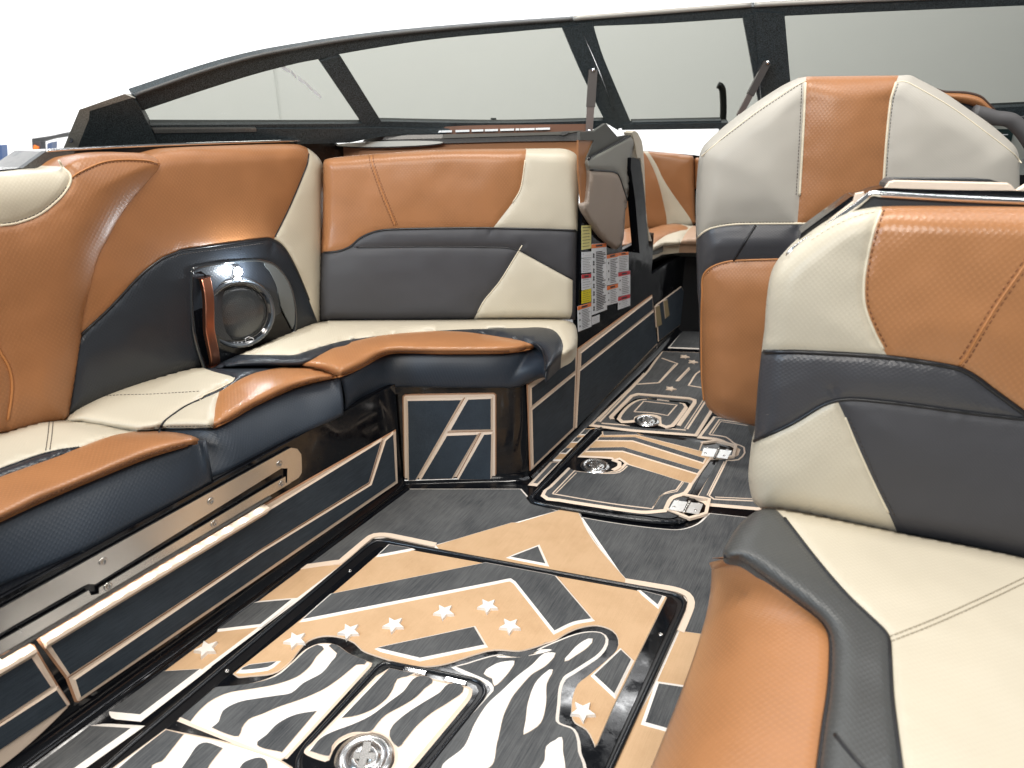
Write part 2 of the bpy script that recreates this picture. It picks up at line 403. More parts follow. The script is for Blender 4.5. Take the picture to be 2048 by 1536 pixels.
    def piping(s, pts, mat, rad=.0028, extra=.001, name='piping', closed=False):
        v, f = tubemesh(s.on(np.array(sm(pts, closed, 6)), extra), rad, 6, closed); return mk(name, v, f, mat, s.root, True)
    def stitch(s, pts, mat, offs=(0,), dash=.0055, gap=.0032, rad=.0009, extra=.0006):
        parts = []
        P = np.array(sm(pts, False, 3))[:, :2]; T = np.gradient(P, axis=0); T /= np.linalg.norm(T, axis=1)[:, None]+1e-9; Nn = np.stack([-T[:, 1], T[:, 0]], 1)
        for o in offs:
            p3 = s.on(P+Nn*o, extra); L = np.concatenate([[0], np.cumsum(np.linalg.norm(np.diff(p3, axis=0), axis=1))]); k = 0.
            while k+dash < L[-1]:
                tt = np.array([k, k+dash/2, k+dash]); parts.append(tubemesh(np.stack([np.interp(tt, L, p3[:, i]) for i in range(3)], 1), rad, 4)); k += dash+gap
        v, f = join(parts); return mk('stitching', v, f, mat, s.root, True)
def clean_open(p):
    out = [p[0]]
    for a in p[1:]:
        if math.hypot(a[0]-out[-1][0], a[1]-out[-1][1]) > .35: out.append(a)
    return out
def resample(p, n):
    p = np.array(p, float); L = np.concatenate([[0], np.cumsum(np.linalg.norm(np.diff(p, axis=0), axis=1))]); t = np.linspace(0, L[-1], n)
    return np.stack([np.interp(t, L, p[:, i]) for i in range(3)], 1)
def loft(name, top, bot, bulge, mat, parent, n=None, m=12, prof=None, out=None, par=None, inset=.0):
    """padded strip between two 3D curves; bulges outwards"""
    top = np.array(top); bot = np.array(bot)
    n = n or max(8, int(np.linalg.norm(np.diff(top, axis=0), axis=1).sum()/.02))
    if par is None: T, B = resample(top, n), resample(bot, n)
    else: T, B = top, bot; n = len(T)
    al = np.gradient((T+B)/2, axis=0); dn = B-T; no = np.cross(al, dn); no /= np.linalg.norm(no, axis=1)[:, None]+1e-9
    ref = O3-(T+B)/2 if out is None else np.broadcast_to(np.array(out, float), T.shape)
    sg = np.sign((no*ref).sum(1)); no = no*sg[:, None]
    L = np.concatenate([[0], np.cumsum(np.linalg.norm(np.diff(T, axis=0), axis=1))]); v = []; uv = []
    for i in range(n):
        for j in range(m+1):
            t = j/m; bb = bulge*(math.sin(math.pi*t)**.6 if prof is None else prof(t))
            p = T[i]*(1-t)+B[i]*t+no[i]*bb; w = noise.noise(Vector((p[0]*9, p[1]*9, p[2]*9)))*.002*math.sin(math.pi*t)
            v.append(p+no[i]*w); uv.append((L[i], t*np.linalg.norm(dn[i])))
    f = [(i*(m+1)+j, i*(m+1)+j+1, (i+1)*(m+1)+j+1, (i+1)*(m+1)+j) for i in range(n-1) for j in range(m)]
    # closed back
    k = len(v)
    for i in range(n):
        for P_, e in ((T, 0), (B, m)): v.append(P_[i]-no[i]*.02); uv.append((L[i], e*.01))
    for i in range(n-1):
        f.append((i*(m+1), (i+1)*(m+1), k+2*(i+1), k+2*i)); f.append((i*(m+1)+m, k+2*i+1, k+2*(i+1)+1, (i+1)*(m+1)+m)); f.append((k+2*i, k+2*(i+1), k+2*(i+1)+1, k+2*i+1))
    for i in (0, n-1): f.append(tuple([i*(m+1)+j for j in range(m+1)]+[k+2*i+1, k+2*i]))
    return mk(name, v, f, mat, parent, True, None, uv)
# ------------------------------------------------------------------ flat pieces: bevelled foam pads, plates, ribbons
def area2(p): p = np.asarray(p); x, y = p[:, 0], p[:, 1]; return .5*(x*np.roll(y, -1)-y*np.roll(x, -1)).sum()
def offset2(p, d):
    """outward offset of a 2D polygon (mitre, limited)"""
    p = np.asarray(p, float); s = 1 if area2(p) > 0 else -1
    a = p-np.roll(p, 1, 0); b = np.roll(p, -1, 0)-p; a /= np.linalg.norm(a, axis=1)[:, None]+1e-12; b /= np.linalg.norm(b, axis=1)[:, None]+1e-12
    na = np.stack([a[:, 1], -a[:, 0]], 1)*s; nb = np.stack([b[:, 1], -b[:, 0]], 1)*s; m = na+nb; l = (m**2).sum(1)
    k = 2/np.maximum(l, .9); return p+m*k[:, None]*d
def poly2d(F, px): p3 = F.at(clean(px)); return np.stack([(p3-F.o)@F.ex, (p3-F.o)@F.ey], 1)
def to3(F, p, h): return F.o+np.outer(p[:, 0], F.ex)+np.outer(p[:, 1], F.ey)+F.n*h
def slabmesh(F, p2, h0, h1, w0=0., hole=None):
    """prism over a 2D polygon; w0 widens its foot (a bevel)"""
    p2 = np.asarray(p2)
    if area2(p2) < 0: p2 = p2[::-1]
    foot = offset2(p2, w0) if w0 else p2; n = len(p2)
    v = np.concatenate([to3(F, p2, h1), to3(F, foot, h0)])
    tri = tessellate_polygon([[Vector((a, b, 0)) for a, b in p2]]); ff = []
    for t in tri:
        a, b, c = t; s = (p2[b][0]-p2[a][0])*(p2[c][1]-p2[a][1])-(p2[b][1]-p2[a][1])*(p2[c][0]-p2[a][0])
        if abs(s) < 1e-12: continue
        ff.append((a, b, c) if s > 0 else (a, c, b))
    k = len(ff); ff += [(n+i, n+(i+1) % n, (i+1) % n, i) for i in range(n)]
    return v, ff, k
def pad(name, F, pts, mat, edge=None, w=.006, h0=0., h1=.003, parent=None, step=9, lab=None, outer=False):
    edge = edge or EVAC; p2 = poly2d(F, sm(pts, True, step)); p2 = offset2(p2, -w) if outer else p2; v, f, k = slabmesh(F, p2, h0, h1, w)
    o = mk(name, v, f, [mat, edge], parent, False, [0]*k+[1]*(len(f)-k))
    if lab: o['label'] = lab
    return o
def line(F, pts, w, mat, parent, h0, h1, name='foam_groove', closed=False):
    """raised/recessed thin strip of width w along a polyline"""
    P = F.at(np.array(sm(pts, closed, 10))[:, :2]); c = np.stack([(P-F.o)@F.ex, (P-F.o)@F.ey], 1)
    T = (np.roll(c, -1, 0)-np.roll(c, 1, 0)) if closed else np.gradient(c, axis=0)
    T /= np.linalg.norm(T, axis=1)[:, None]+1e-9; Nn = np.stack([-T[:, 1], T[:, 0]], 1)
    a, b = c+Nn*w/2, c-Nn*w/2; n = len(c); v = np.concatenate([to3(F, a, h1), to3(F, b, h1), to3(F, a, h0), to3(F, b, h0)]); f = []
    for i in range(n if closed else n-1):
        j = (i+1) % n; f += [(i, j, n+j, n+i), (i, 2*n+i, 2*n+j, j), (n+i, n+j, 3*n+j, 3*n+i)]
    return v, f
def lines(name, F, lst, w, mat, parent, h0, h1):
    for p in lst: v, f = line(F, p, w, mat, parent, h0, h1); mk(name, v, f, mat, parent)
def plate(name, F, pts, mat, parent, t=.01, h=0., step=12, bev=.0):
    """a plate of thickness t whose face lies h in front of F"""
    Fh = F.off(h); p2 = poly2d(Fh, sm(pts, True, step)); v, f, k = slabmesh(Fh, p2, -t, 0, bev)
    n = len(p2); f.append(tuple(n+i for i in range(n))[::-1])
    return mk(name, v, f, mat, parent)
def ribbon(name, A, B, t, mat, parent, nrm=None, smooth=False):
    """bar between two 3D edge curves, thickness t away from the viewer"""
    n = max(len(A), len(B)); A = resample(A, n); B = resample(B, n)
    al = np.gradient((A+B)/2, axis=0); no = np.cross(al, B-A); no /= np.linalg.norm(no, axis=1)[:, None]+1e-9
    ref = O3-(A+B)/2; no *= np.sign((no*ref).sum(1))[:, None]
    v = np.concatenate([A, B, A-no*t, B-no*t]); f = []
    for i in range(n-1): f += [(i, i+1, n+i+1, n+i), (2*n+i, 3*n+i, 3*n+i+1, 2*n+i+1), (i, 2*n+i, 2*n+i+1, i+1), (n+i, n+i+1, 3*n+i+1, 3*n+i)]
    f += [(0, n, 3*n, 2*n), (n-1, 3*n-1, 4*n-1, 2*n-1)] if False else [(0, n, 3*n, 2*n), (n-1, 2*n-1+0, 4*n-1, 3*n-1)]
    return mk(name, v, f, mat, parent, smooth)
# ------------------------------------------------------------------ the setting: showroom round the boat
def sheet(name, pts, mat, kind='structure'):
    o = mk(name, pts, [tuple(range(len(pts)))], mat); o['kind'] = kind; return o
sheet('showroom_floor', [(-14, -8, -.75), (14, -8, -.75), (14, 10, -.75), (-14, 10, -.75)], plain('pale_concrete', (.7, .7, .69), .5))
sheet('showroom_wall', [(-2.95, 9.5, -.75), (14, 9.5, -.75), (14, 9.5, 7), (-2.95, 9.5, 7)], WALLM)
o = mk('showroom_wall', *join([boxmesh((-9, 9.49, 3.1), (1, 0, 0), (0, 1, 0), (0, 0, 1), 12.1, .03, 7.7)]), WALLM); o['kind'] = 'structure'
# ------------------------------------------------------------------ reference surfaces of the boat
FL = zpl(0.)
sA, sB = FL.at([(57, 1536)])[0], FL.at([(811, 978)])[0]
aA, aB = FL.at([(1050, 965)])[0], FL.at([(1367, 657)])[0]
rA, rB = FL.at([(811, 970)])[0], FL.at([(990, 965)])[0]
SIDE = vplane(sA, sB, 0, -.012); AISLE = vplane(aA, aB, 0, -.006); RISER = vplane(rA, rB, 0, -.01)
sd = (sB-sA)/np.linalg.norm(sB-sA); ad = (aB-aA)/np.linalg.norm(aB-aA); rd = (rB-rA)/np.linalg.norm(rB-rA)
K = zpl(.44).at([(135, 833), (640, 643), (1150, 640)])
PORT = vplane(K[0], K[1], .03); BENCH = vplane(K[1], K[2], .06)
W = zpl(.44).at([(1523, 1016), (2048, 1114)]); STAR = vplane(W[0], W[1], .10)
D0 = zpl(.18).at([(1440, 835)])[0]; DRV = vplane(D0, D0+np.array([.97, -.20, 0]), .03)
# ------------------------------------------------------------------ boat floor: glossy gelcoat pan with foam flooring in it
floor = mk('floor', *slabmesh(FL, FL.uvc(np.array([(-1.9, -.3, 0), (1.9, -.3, 0), (2.2, 4.2, 0), (-1.5, 4.2, 0)]))-np.array([[FL.o@FL.ex, FL.o@FL.ey]]), -.05, 0)[:2], GEL)
floor['kind'] = 'structure'
def fpad(pts, mat, h0=.002, h1=.005, w=.007, edge=None, lab=None, name='foam_pad', F=FL, parent=None):
    edge = edge or EVAL
    return pad(name, F, pts, mat, edge, w, h0, h1, parent if parent is not None else floor, lab=lab)
# big charcoal floor sheet (kept out of the hatch recess by the hatch frame on top of it)
fpad(sharp(q((640, 1112), (811, 981), (1050, 979), (1400, 1120), (1800, 1100), (1800, 1536), (1225, 1536), (1100, 1560))) if False else
     sharp(q((589, 1143), (811, 981), (1040, 981))) + q((1062, 1003), (1130, 1030), (1240, 1051), (1352, 1063), (1395, 1052), (1420, 1030, 1)) + sharp(q((1700, 1060), (1700, 1700), (1190, 1640), 'Y2', (1180, 770), (1240, 600), (1190, 525), (860, 465), (590, 70), (510, 58), 'Y1', (1065, 265), (800, 212), (700, 217), (520, 362))), EVAD, lab='charcoal foam sheet with wood grain lines')
# tan sheets
T_FWD = q('Y1', (1065, 270, 1), (1500, 140), 'Y2', (250, 140), (510, 60, 1), (590, 75, 1), (640, 185), (720, 300), (865, 467, 1), (1010, 500, 1), (860, 520, 1), (0, 350, 1), 'Y1', (1500, 400), (1090, 300, 1))
fpad(T_FWD, EVAT, .003, .0062, .006, lab='tan foam arrow shape')
fpad(q('Z5', (820, 1045, 1), (850, 1035), (1545, 503, 1), (1800, 478, 1), (1905, 395, 1), (1062, 1030, 1)), EVAT, .002, .0062, .006, lab='tan foam strip beside the hatch')
fpad(sharp(q('Y2', (1172, 762), (1300, 780), (1100, 1700), (700, 1700), (810, 1470), (1040, 1060))), EVAT, .002, .0062, .006, lab='tan foam strip beside the hatch')
fpad(sharp(q('Y2', (205, 340), (360, 280), (403, 378))), EVAD, .006, .0085, .008)
fpad(sharp(q('Y2', (1052, 1068), (1200, 1090), (1120, 1330), (975, 1290))), EVAD, .006, .0085, .008)
fpad(sharp(q('Z5', (1112, 826), (1312, 686), (1530, 666), (1368, 796))), EVAD, .006, .0085, .008)
fpad(sharp(q('Z5', (548, 1250), (850, 1042), (1050, 1030), (738, 1268))), EVAD, .001, .007, .012)
fpad(sharp(q('Z5', (160, 1560), (445, 1326), (690, 1340), (380, 1560), (300, 1640))), EVAD, .001, .007, .012)
# cream bevel running round the hatch opening over the charcoal sheet
def rim(pts, w=.016, F=FL, h0=.003, h1=.0072, mat=None, name='foam_rim', parent=None):
    return lines(name, F, [pts], w, mat or EVAC, parent or floor, h0, h1)
rim(q('Y1', (255, 402, 1), (520, 364, 1), (690, 222), (740, 210), (800, 213), (1065, 268, 1)), .018)
rim(q('Y2', (860, 474, 1), (1140, 522), (1215, 552), (1238, 595), (1225, 650), (1176, 766, 1)), .018)
# ------------------------------------------------------------------ main floor hatch
hc = FL.at([(760, 1400)])[0]
HZ = .0095
hatch = thing('floor_hatch', 'large black floor hatch lid covered in tan, charcoal and white zebra striped foam', 'hatch', (hc[0], hc[1], 0))
GRV = q('Z5', (480, 1600, 1), (700, 1405, 1), (1910, 385), 'P', (744, 1086), (760, 1082), (780, 1084), (1100, 1143), 'Y2', (1080, 527), (1150, 545), (1190, 572), (1200, 605), (1185, 650), (780, 1536, 1), (720, 1680, 1))
plate('rubber_seal', FL, GRV, plain('black_rubber', (.006, .006, .007), .28), hatch, .008, .0075)
seal = q('Z5', (470, 1600, 1), (1900, 400), 'P', (748, 1093), (765, 1089), (1095, 1148), 'Y2', (1075, 535), (1140, 550), (1172, 575), (1180, 600), (1165, 650), (765, 1530, 1), (700, 1680, 1))
v, f = join([tubemesh(FL.at(np.array(sm(GRV, True, 8))[:, :2], .008), .006, 8, True)]); mk('seal_bead', v, f, plain('seal_gloss', (.01, .012, .015), .2), hatch, True)
LID = FL.off(0)
lidm = GEL
LIDP = q('Z5', (560, 1600, 1), (1955, 400), (1990, 378), 'P', (776, 1094), 'Y2', (0, 348), (1070, 545), (1130, 560), (1160, 590), (1150, 640), (745, 1530, 1), (690, 1680, 1))
plate('lid', FL, LIDP, lidm, hatch, .008, HZ+.002)
LT = FL.off(HZ+.002)
def lp(pts, mat, h0, h1, w=.007, edge=None, lab=None, name='foam_pad', outer=False):
    edge = edge or (EVAL if mat is EVAD else EVAC)
    return pad(name, LT, pts, mat, edge, w, h0, h1, hatch, lab=lab, outer=outer)
TANLID = q('Y1', (790, 268, 1), (1330, 365), 'Y2', (0, 358), (900, 520), (1098, 562, 1), (805, 1160), (700, 1400, 1), (688, 1412), (680, 1390), (640, 1320), (575, 1280), (556, 1240), (560, 1140), (590, 1060), (640, 1020), (760, 920), (815, 860), (822, 800), (790, 752), (700, 722), (600, 735), (520, 768), (455, 808), (380, 830),
    'Y1', (1715, 815), (1620, 850), (1540, 868), (1400, 862), (1290, 888), (1110, 945), (980, 957), (850, 935), (690, 885), (640, 862), (600, 822), (520, 790), (420, 783), (335, 810), (280, 865), (230, 930), (160, 985), (100, 1003), (0, 1012), 'Z5', (1250, 1062), (1225, 1045, 1), (1350, 945), (1738, 632))
lp(TANLID, EVAT, -.001, .003, .0015, lab='tan foam field of the hatch')
for pts in (q('Y1', (470, 550, 1), (1350, 371, 1), (1710, 438, 1), 'Y2', (457, 447, 1), (665, 692, 1), (560, 712), (455, 762, 1), (232, 480), (205, 462), 'Y1', (1400, 480, 1), (305, 696, 1)),
            sharp(q('Y1', (800, 268), (930, 288), (738, 325))), sharp(q('Y1', (732, 860), (1283, 740), (1343, 842), (975, 918))),
            q('Z5', (1265, 1034), (1310, 1008, 1), (1452, 990, 1), (1405, 1020)), sharp(q('Y2', (835, 872), (893, 928), (797, 1122), (683, 1016))),
            sharp(q('Y2', (948, 530), (1072, 562), (1045, 612)))):
    lp(pts, EVAD, .002, .0072, .0075)
def star(F, c, r, parent, mat=None, h0=.002, h1=.007, rot=0.):
    p0 = F.at([c])[0]; x0, y0 = (p0-F.o)@F.ex, (p0-F.o)@F.ey
    p = np.array([(x0+(r if k % 2 == 0 else r*.46)*math.sin(k*math.pi/5+rot), y0+(r if k % 2 == 0 else r*.46)*math.cos(k*math.pi/5+rot)) for k in range(10)])
    v, f, k = slabmesh(F, p, h0, h1, .001); mk('star', v, f, mat or EVAW, parent)
for i, c in enumerate(q('Y1', (262, 818), (570, 768), (825, 730), (1113, 656), (1363, 622), (1490, 737), 'Y2', (618, 1228))): star(LT, c, .026, hatch, rot=.5, h1=.0105)
star(FL.off(.004), q('Z5', (1085, 925))[0], .026, floor, rot=.5, h1=.0105)
# zebra pad, left of the small hatch
ZL = q('Z5', (920, 1292, 1), (1122, 1114, 1), (1300, 1092), (1430, 1052), (1520, 985), (1600, 912), (1680, 880), (1760, 886), (1830, 930), (1890, 960), (1958, 985), (1950, 1005), (1500, 1500), (1470, 1510), (1430, 1498))
lp(ZL, EVAW, -.001, .003, .007, outer=True, lab='zebra striped foam pad, white with charcoal stripes')
def dz(*pts, m=EVAD): lp(q(*pts), m, .0015, .0045, .0025, EVAC)
dz('Z5', (948, 1278, 1), (1132, 1120, 1), (1310, 1102), (1450, 1062), (1540, 990), (1610, 925), (1665, 898), (1690, 905), (1700, 920), (1660, 960), (1625, 1012), (1560, 1065), (1450, 1105), (1330, 1128), (1200, 1150), (1110, 1190), (1050, 1240), (1000, 1300, 1))
dz('Z5', (1725, 903), (1765, 898), (1825, 940), (1880, 965), (1925, 985), (1912, 1002), (1870, 1003), (1790, 1068), (1700, 1130), (1590, 1180), (1460, 1225), (1380, 1260), (1305, 1290), (1270, 1335), (1252, 1378), (1180, 1362), (1112, 1332, 1), (1150, 1300), (1170, 1245), (1250, 1200), (1350, 1180), (1450, 1165), (1530, 1150), (1590, 1100), (1690, 1045), (1740, 985), (1768, 942))
dz('Z5', (1662, 1245, 1), (1480, 1462, 1), (1350, 1424), (1400, 1370), (1460, 1310), (1550, 1265))
ZL2 = q('Z5', (500, 1600, 1), (870, 1328, 1), (1190, 1395), (1450, 1478), (1540, 1530, 1), (1560, 1700, 1), (560, 1700, 1))
lp(ZL2, EVAW, -.001, .003, .007, outer=True, lab='zebra striped foam pad, white with charcoal stripes')
dz('Z5', (872, 1345, 1), (965, 1368, 1), (900, 1450), (850, 1510), (800, 1530), (770, 1640), (520, 1640, 1), (700, 1480))
dz('Z5', (1065, 1412), (1170, 1440, 1), (1100, 1530), (1050, 1620), (930, 1640), (1000, 1480))
dz('Z5', (1290, 1510), (1390, 1500), (1380, 1600), (1200, 1640), (1250, 1560))
# zebra pad, right of the small hatch (charcoal ground, white blotches)
ZR = q('Y1', (1180, 962, 1), (1240, 948), (1420, 898), (1560, 906), (1719, 862), 'Y2', (130, 900), (280, 905), (400, 850), (560, 785), (650, 765), (720, 770), (748, 800), (735, 850), (690, 900), (560, 985), (505, 1022), (480, 1080), (470, 1180), (463, 1275), (500, 1300), (560, 1325), (585, 1390), (590, 1450), (620, 1540), (600, 1700, 1), 'Y1', (880, 1760, 1), (1010, 1536), (1395, 1100), (1385, 1060), (1340, 1030))
lp(ZR, EVAD, -.001, .0035, .0085, lab='zebra striped foam pad, charcoal with white stripes')
for pts in (('Y2', (52, 1003), (92, 962), (150, 937), (225, 930), (222, 950), (180, 1010), (112, 1072), (100, 1030)),
            ('Y2', (460, 885), (450, 910), (400, 960), (320, 1010), (220, 1125), (190, 1180), (160, 1250), (125, 1400), (80, 1540), (-180, 1560), (-60, 1420), (0, 1290), (70, 1180), (150, 1105), (240, 1020), (330, 950), (395, 888)),
            ('Y2', (445, 980), (410, 1060), (405, 1180), (375, 1285), (310, 1335), (280, 1350), (292, 1270), (305, 1170), (345, 1060), (400, 1000)),
            ('Y2', (672, 803), (645, 850), (580, 895), (515, 930), (540, 890), (600, 830)),
            ('Y2', (496, 1368), (502, 1440), (500, 1600), (350, 1620), (400, 1500), (410, 1420), (460, 1385))):
    dz(*pts, m=EVAW)
# small hatch inside the big one
scn = FL.at([(760, 1440)])[0]
sh = thing('storage_hatch', 'small hinged hatch lid with zebra stripes and a round latch inside the large floor hatch', 'hatch', (scn[0], scn[1], 0))
SG = q('Y1', (280, 1480), (330, 1400), (700, 990), (750, 945), (810, 938), (1260, 1025), (1320, 1050), (1345, 1090), (1330, 1140), (1010, 1540, 1), (900, 1700, 1), (300, 1640, 1), (275, 1540))
plate('seal', FL, SG, plain('black_rubber_matt', (.006, .006, .007), .3), sh, .004, HZ+.0045)
v, f = join([tubemesh(FL.at(np.array(sm(SG, True, 8))[:, :2], HZ+.004), .005, 8, True)]); mk('seal_bead', v, f, plain('seal_gloss_small', (.01, .012, .015), .15), sh, True)
SL = FL.off(HZ+.0065)
plate('lid', SL, q('Y1', (300, 1480), (345, 1400), (720, 995), (770, 958), (810, 955), (1240, 1042), (1295, 1065), (1310, 1095), (1290, 1140), (960, 1540, 1), (850, 1700, 1), (320, 1600, 1)), GEL, sh, .004, 0)
SF = SL
def sp(pts, mat, h0, h1, w=.007, lab=None): return pad('foam_pad', SF, pts, mat, EVAC, w, h0, h1, sh, lab=lab, outer=True)
ring0 = [(655+a, 1470+b) for a, b in ((-175, 40), (-190, 0), (-160, -60), (-100, -110), (-20, -135), (60, -130), (130, -95), (170, -40), (170, 30), (140, 90))]
sp(q('Y1', (310, 1450), (350, 1395), (720, 1010, 1), (790, 968, 1), (1235, 1065), (1275, 1085), (1272, 1120), (1240, 1170), (850, 1640, 1), (760, 1640), (825, 1500), (822, 1440), (780, 1380), (700, 1345), (600, 1350), (510, 1395), (470, 1450), (455, 1490), (430, 1500)), EVAW, 0, .003, .008, 'zebra striped foam pad, white with charcoal stripes')
def dz2(*pts, m=EVAD): pad('foam_pad', SF, q(*pts), m, EVAC, .0025, .002, .0045, sh)
dz2('Y1', (800, 972, 1), (940, 1002, 1), (900, 1020), (845, 1035), (820, 1090), (780, 1150), (700, 1210), (610, 1245), (527, 1258, 1))
dz2('Y1', (955, 1022), (1047, 1040), (1000, 1090), (950, 1140), (880, 1185), (780, 1240), (735, 1285), (690, 1335), (590, 1340), (510, 1375), (470, 1420), (455, 1475), (345, 1448, 1), (405, 1375), (480, 1335), (600, 1290), (700, 1240), (800, 1165), (880, 1105))
dz2('Y1', (1140, 1062), (1225, 1085), (1150, 1160), (1040, 1230), (950, 1310), (885, 1390), (850, 1425), (800, 1360), (820, 1300), (900, 1230), (1000, 1165), (1090, 1110))
LATCHM = plain('latch_metal', (.7, .7, .69), .24, 1)
def latch(root, F, c, r, h=.0):
    p = F.at([c], h)[0]; n = F.n
    v, f = lathe(p, n, [(r*1.16, -.001), (r*1.16, .001), (r*1.05, .0016), (r, .004), (r*.93, .005), (r*.86, .003), (r*.8, .0022), (r*.62, .0024), (r*.6, .005), (r*.3, .0062), (r*.28, .001), (0.001, .001)], 48)
    la_ = mk('latch', v, f, LATCHM, root, True)
    a = F.ex*.9+F.ey*.44; a /= np.linalg.norm(a); b = np.cross(n, a)
    prt = [boxmesh(p+n*.0058, a, b, n, r*1.25, r*.34, .004), boxmesh(p+n*.0058, b, a, n, r*.9, r*.3, .003)]
    v, f = join(prt); o = mk('latch_handle', v, f, STEEL, la_)
    m = o.modifiers.new('bev', 'BEVEL'); m.width = .0012; m.segments = 2
plate('latch_cup', SF, [(500+(655+172*math.cos(t))/2.865, 1000+(1480+118*math.sin(t))/2.865) for t in np.linspace(0, 2*math.pi, 30)[:-1]], GEL, sh, .003, .0015)
latch(sh, SF, q('Y1', (655, 1478))[0], .048, .002)
def hinge_bar(a, b, w):
    A, B = SL.at([a], .004)[0], SL.at([b], .004)[0]; d = B-A; L = np.linalg.norm(d); v, f = boxmesh((A+B)/2, d, np.cross([0, 0, 1], d), (0, 0, 1), L, w, .006)
    o = mk('hinge', v, f, CHROME, sh); m = o.modifiers.new('bev', 'BEVEL'); m.width = .0015; m.segments = 2
for a, b in ((q('Y1', (882, 968))[0], q('Y1', (1008, 996))[0]), (q('Y1', (1118, 1026))[0], q('Y1', (1238, 1056))[0])): hinge_bar(a, b, .012)
def screw(root, F, c, r=.006, h=0.):
    p = F.at([c], h)[0]; v, f = lathe(p, F.n, [(r, 0), (r, .0012), (r*.85, .002), (r*.45, .002), (r*.4, .0008), (.0003, .0008)], 18); mk('screw', v, f, STEEL, root, True)
for c in q('Z5', (1835, 503), (1190, 1028), 'Y2', (1065, 772)): screw(hatch, LT, c, .0055, .0002)
# ------------------------------------------------------------------ walkway hatch with two chrome hinges
w0 = FL.at([(1240, 950)])[0]
wh = thing('walkway_hatch', 'curved walkway hatch lid with tan chevrons between two silver hinges', 'hatch', (w0[0], w0[1], 0))
WT = FL.off(.012)
plate('seal', FL, q('Y4', (10, 1300), (480, 800), (540, 790), (820, 822), (1300, 880), (1420, 920), (1425, 1010), (1235, 1330), (1170, 1475), (1000, 1480), (700, 1440), (400, 1400), (150, 1360), (40, 1335)), GEL, wh, .006, .008)
v, f = tubemesh(FL.at(sm(q('Y4', (560, 795), (520, 812), (42, 1305), (60, 1332), (200, 1365), (450, 1405), (750, 1450), (1000, 1478), (1120, 1475)), False, 8), .009), .0075, 8); mk('seal_bead', v, f, plain('seal_gloss_walkway', (.01, .012, .015), .12), wh, True)
plate('lid', FL, q('Y4', (75, 1300), (520, 835), (570, 815), (820, 845), (1290, 905), (1360, 960), (1345, 1010), (1195, 1310), (1110, 1440), (900, 1430), (600, 1395), (300, 1350), (130, 1325)), GEL, wh, .006, .011)
def wp(pts, mat, h0=.0, h1=.003, w=.006, edge=None): return pad('foam_pad', WT, pts, mat, edge, w, h0, h1, wh)
def WL(lst, w, h0=.003, h1=.0042, m=None): return lines('foam_line', WT, lst, w, m or EVAC, wh, h0, h1)
wp(q('Y4', (405, 998, 1), (575, 835, 1), (810, 832, 1), (1290, 965, 1), (1350, 1010, 1), (1215, 1200, 1), (1165, 1190, 1), (762, 1062, 1), (720, 1030), (690, 1012), (655, 1025), (640, 1012), (560, 1005)), EVAT, 0, .0035, .006)
wp(q('Y4', (145, 1285), (200, 1225), (330, 1095, 1), (430, 1105), (560, 1122), (690, 1112), (745, 1062, 1), (1200, 1198, 1), (1160, 1262), (1060, 1300), (1010, 1390, 1), (850, 1400), (500, 1352), (250, 1312)), EVAD, 0, .003, .012)
wp(sharp(q('Y4', (570, 822), (810, 828), (830, 846), (1290, 905), (1270, 962), (1100, 918), (810, 846), (575, 850))), EVAD, .001, .0045, .004)
wp(sharp(q('Y4', (530, 888), (545, 868), (800, 866), (1315, 1022), (1300, 1052), (785, 890))), EVAD, .003, .0055, .006)
wp(sharp(q('Y4', (452, 968), (475, 945), (720, 940), (1278, 1105), (1258, 1132), (712, 966))), EVAD, .003, .0055, .006)
WL([q('Y4', (200, 1278, 1), (362, 1110, 1), (560, 1128), (690, 1122), (748, 1075)), q('Y4', (200, 1278, 1), (500, 1330), (700, 1360), (930, 1388, 1), (985, 1300), (1030, 1270), (1105, 1250, 1), (1150, 1188))], .004)
WL([q('Y4', (225, 1275, 1), (375, 1125, 1)), q('Y4', (940, 1370), (995, 1292), (1110, 1262, 1), (1160, 1195))], .0025)
plate('latch_cup', WT, q('Y4', (350, 1025), (480, 1010), (600, 1022), (660, 1060), (640, 1095), (560, 1115), (430, 1110), (330, 1085)), GEL, wh, .004, .0045)
latch(wh, WT, q('Y4', (512, 1068))[0], .041, .004)
WL([q('Y4', (640, 1030), (690, 1050), (690, 1080), (640, 1108))], .014, .003, .005)
def hinge(root, F, quad, knuckles):
    plate('hinge', F, sharp(quad), plain('satin_hinge_steel', (.85, .85, .83), .34, .6), root, .002, .006)
    a, b = knuckles; A, B = F.at([a], .008)[0], F.at([b], .008)[0]; prt = []
    for k in range(5):
        s, e = A+(B-A)*(k/5+.02), A+(B-A)*((k+1)/5-.02); prt.append(tubemesh([s, e], .0045, 10))
    v, f = join(prt); mk('hinge_knuckle', v, f, STEEL, root, True)
    c = F.at(quad)
    for i in range(4):
        p = c[i]*.72+c.mean(0)*.28+F.n*.0062; v, f = lathe(p, F.n, [(.0045, 0), (.004, .0012), (.001, .0012)], 12); mk('screw', v, f, STEEL, root, True)
hinge(wh, WT, q('Y4', (1308, 935), (1512, 955), (1480, 1015), (1288, 990)), q('Y4', (1418, 940), (1385, 1010)))
hinge(wh, WT, q('Y4', (1092, 1318), (1303, 1345), (1272, 1420), (1053, 1385)), q('Y4', (1205, 1325), (1160, 1410)))
for c in (q('Y4', (1400, 905), (1540, 940), (1520, 1020), (1340, 1035), (1262, 985), (1290, 920)), q('Y4', (1080, 1290), (1345, 1335), (1320, 1440), (1200, 1475), (1010, 1400), (1030, 1330))):
    lines('foam_rim', FL, [sharp(c)+[sharp(c)[0]]], .010, EVAC, wh, .006, .0145)
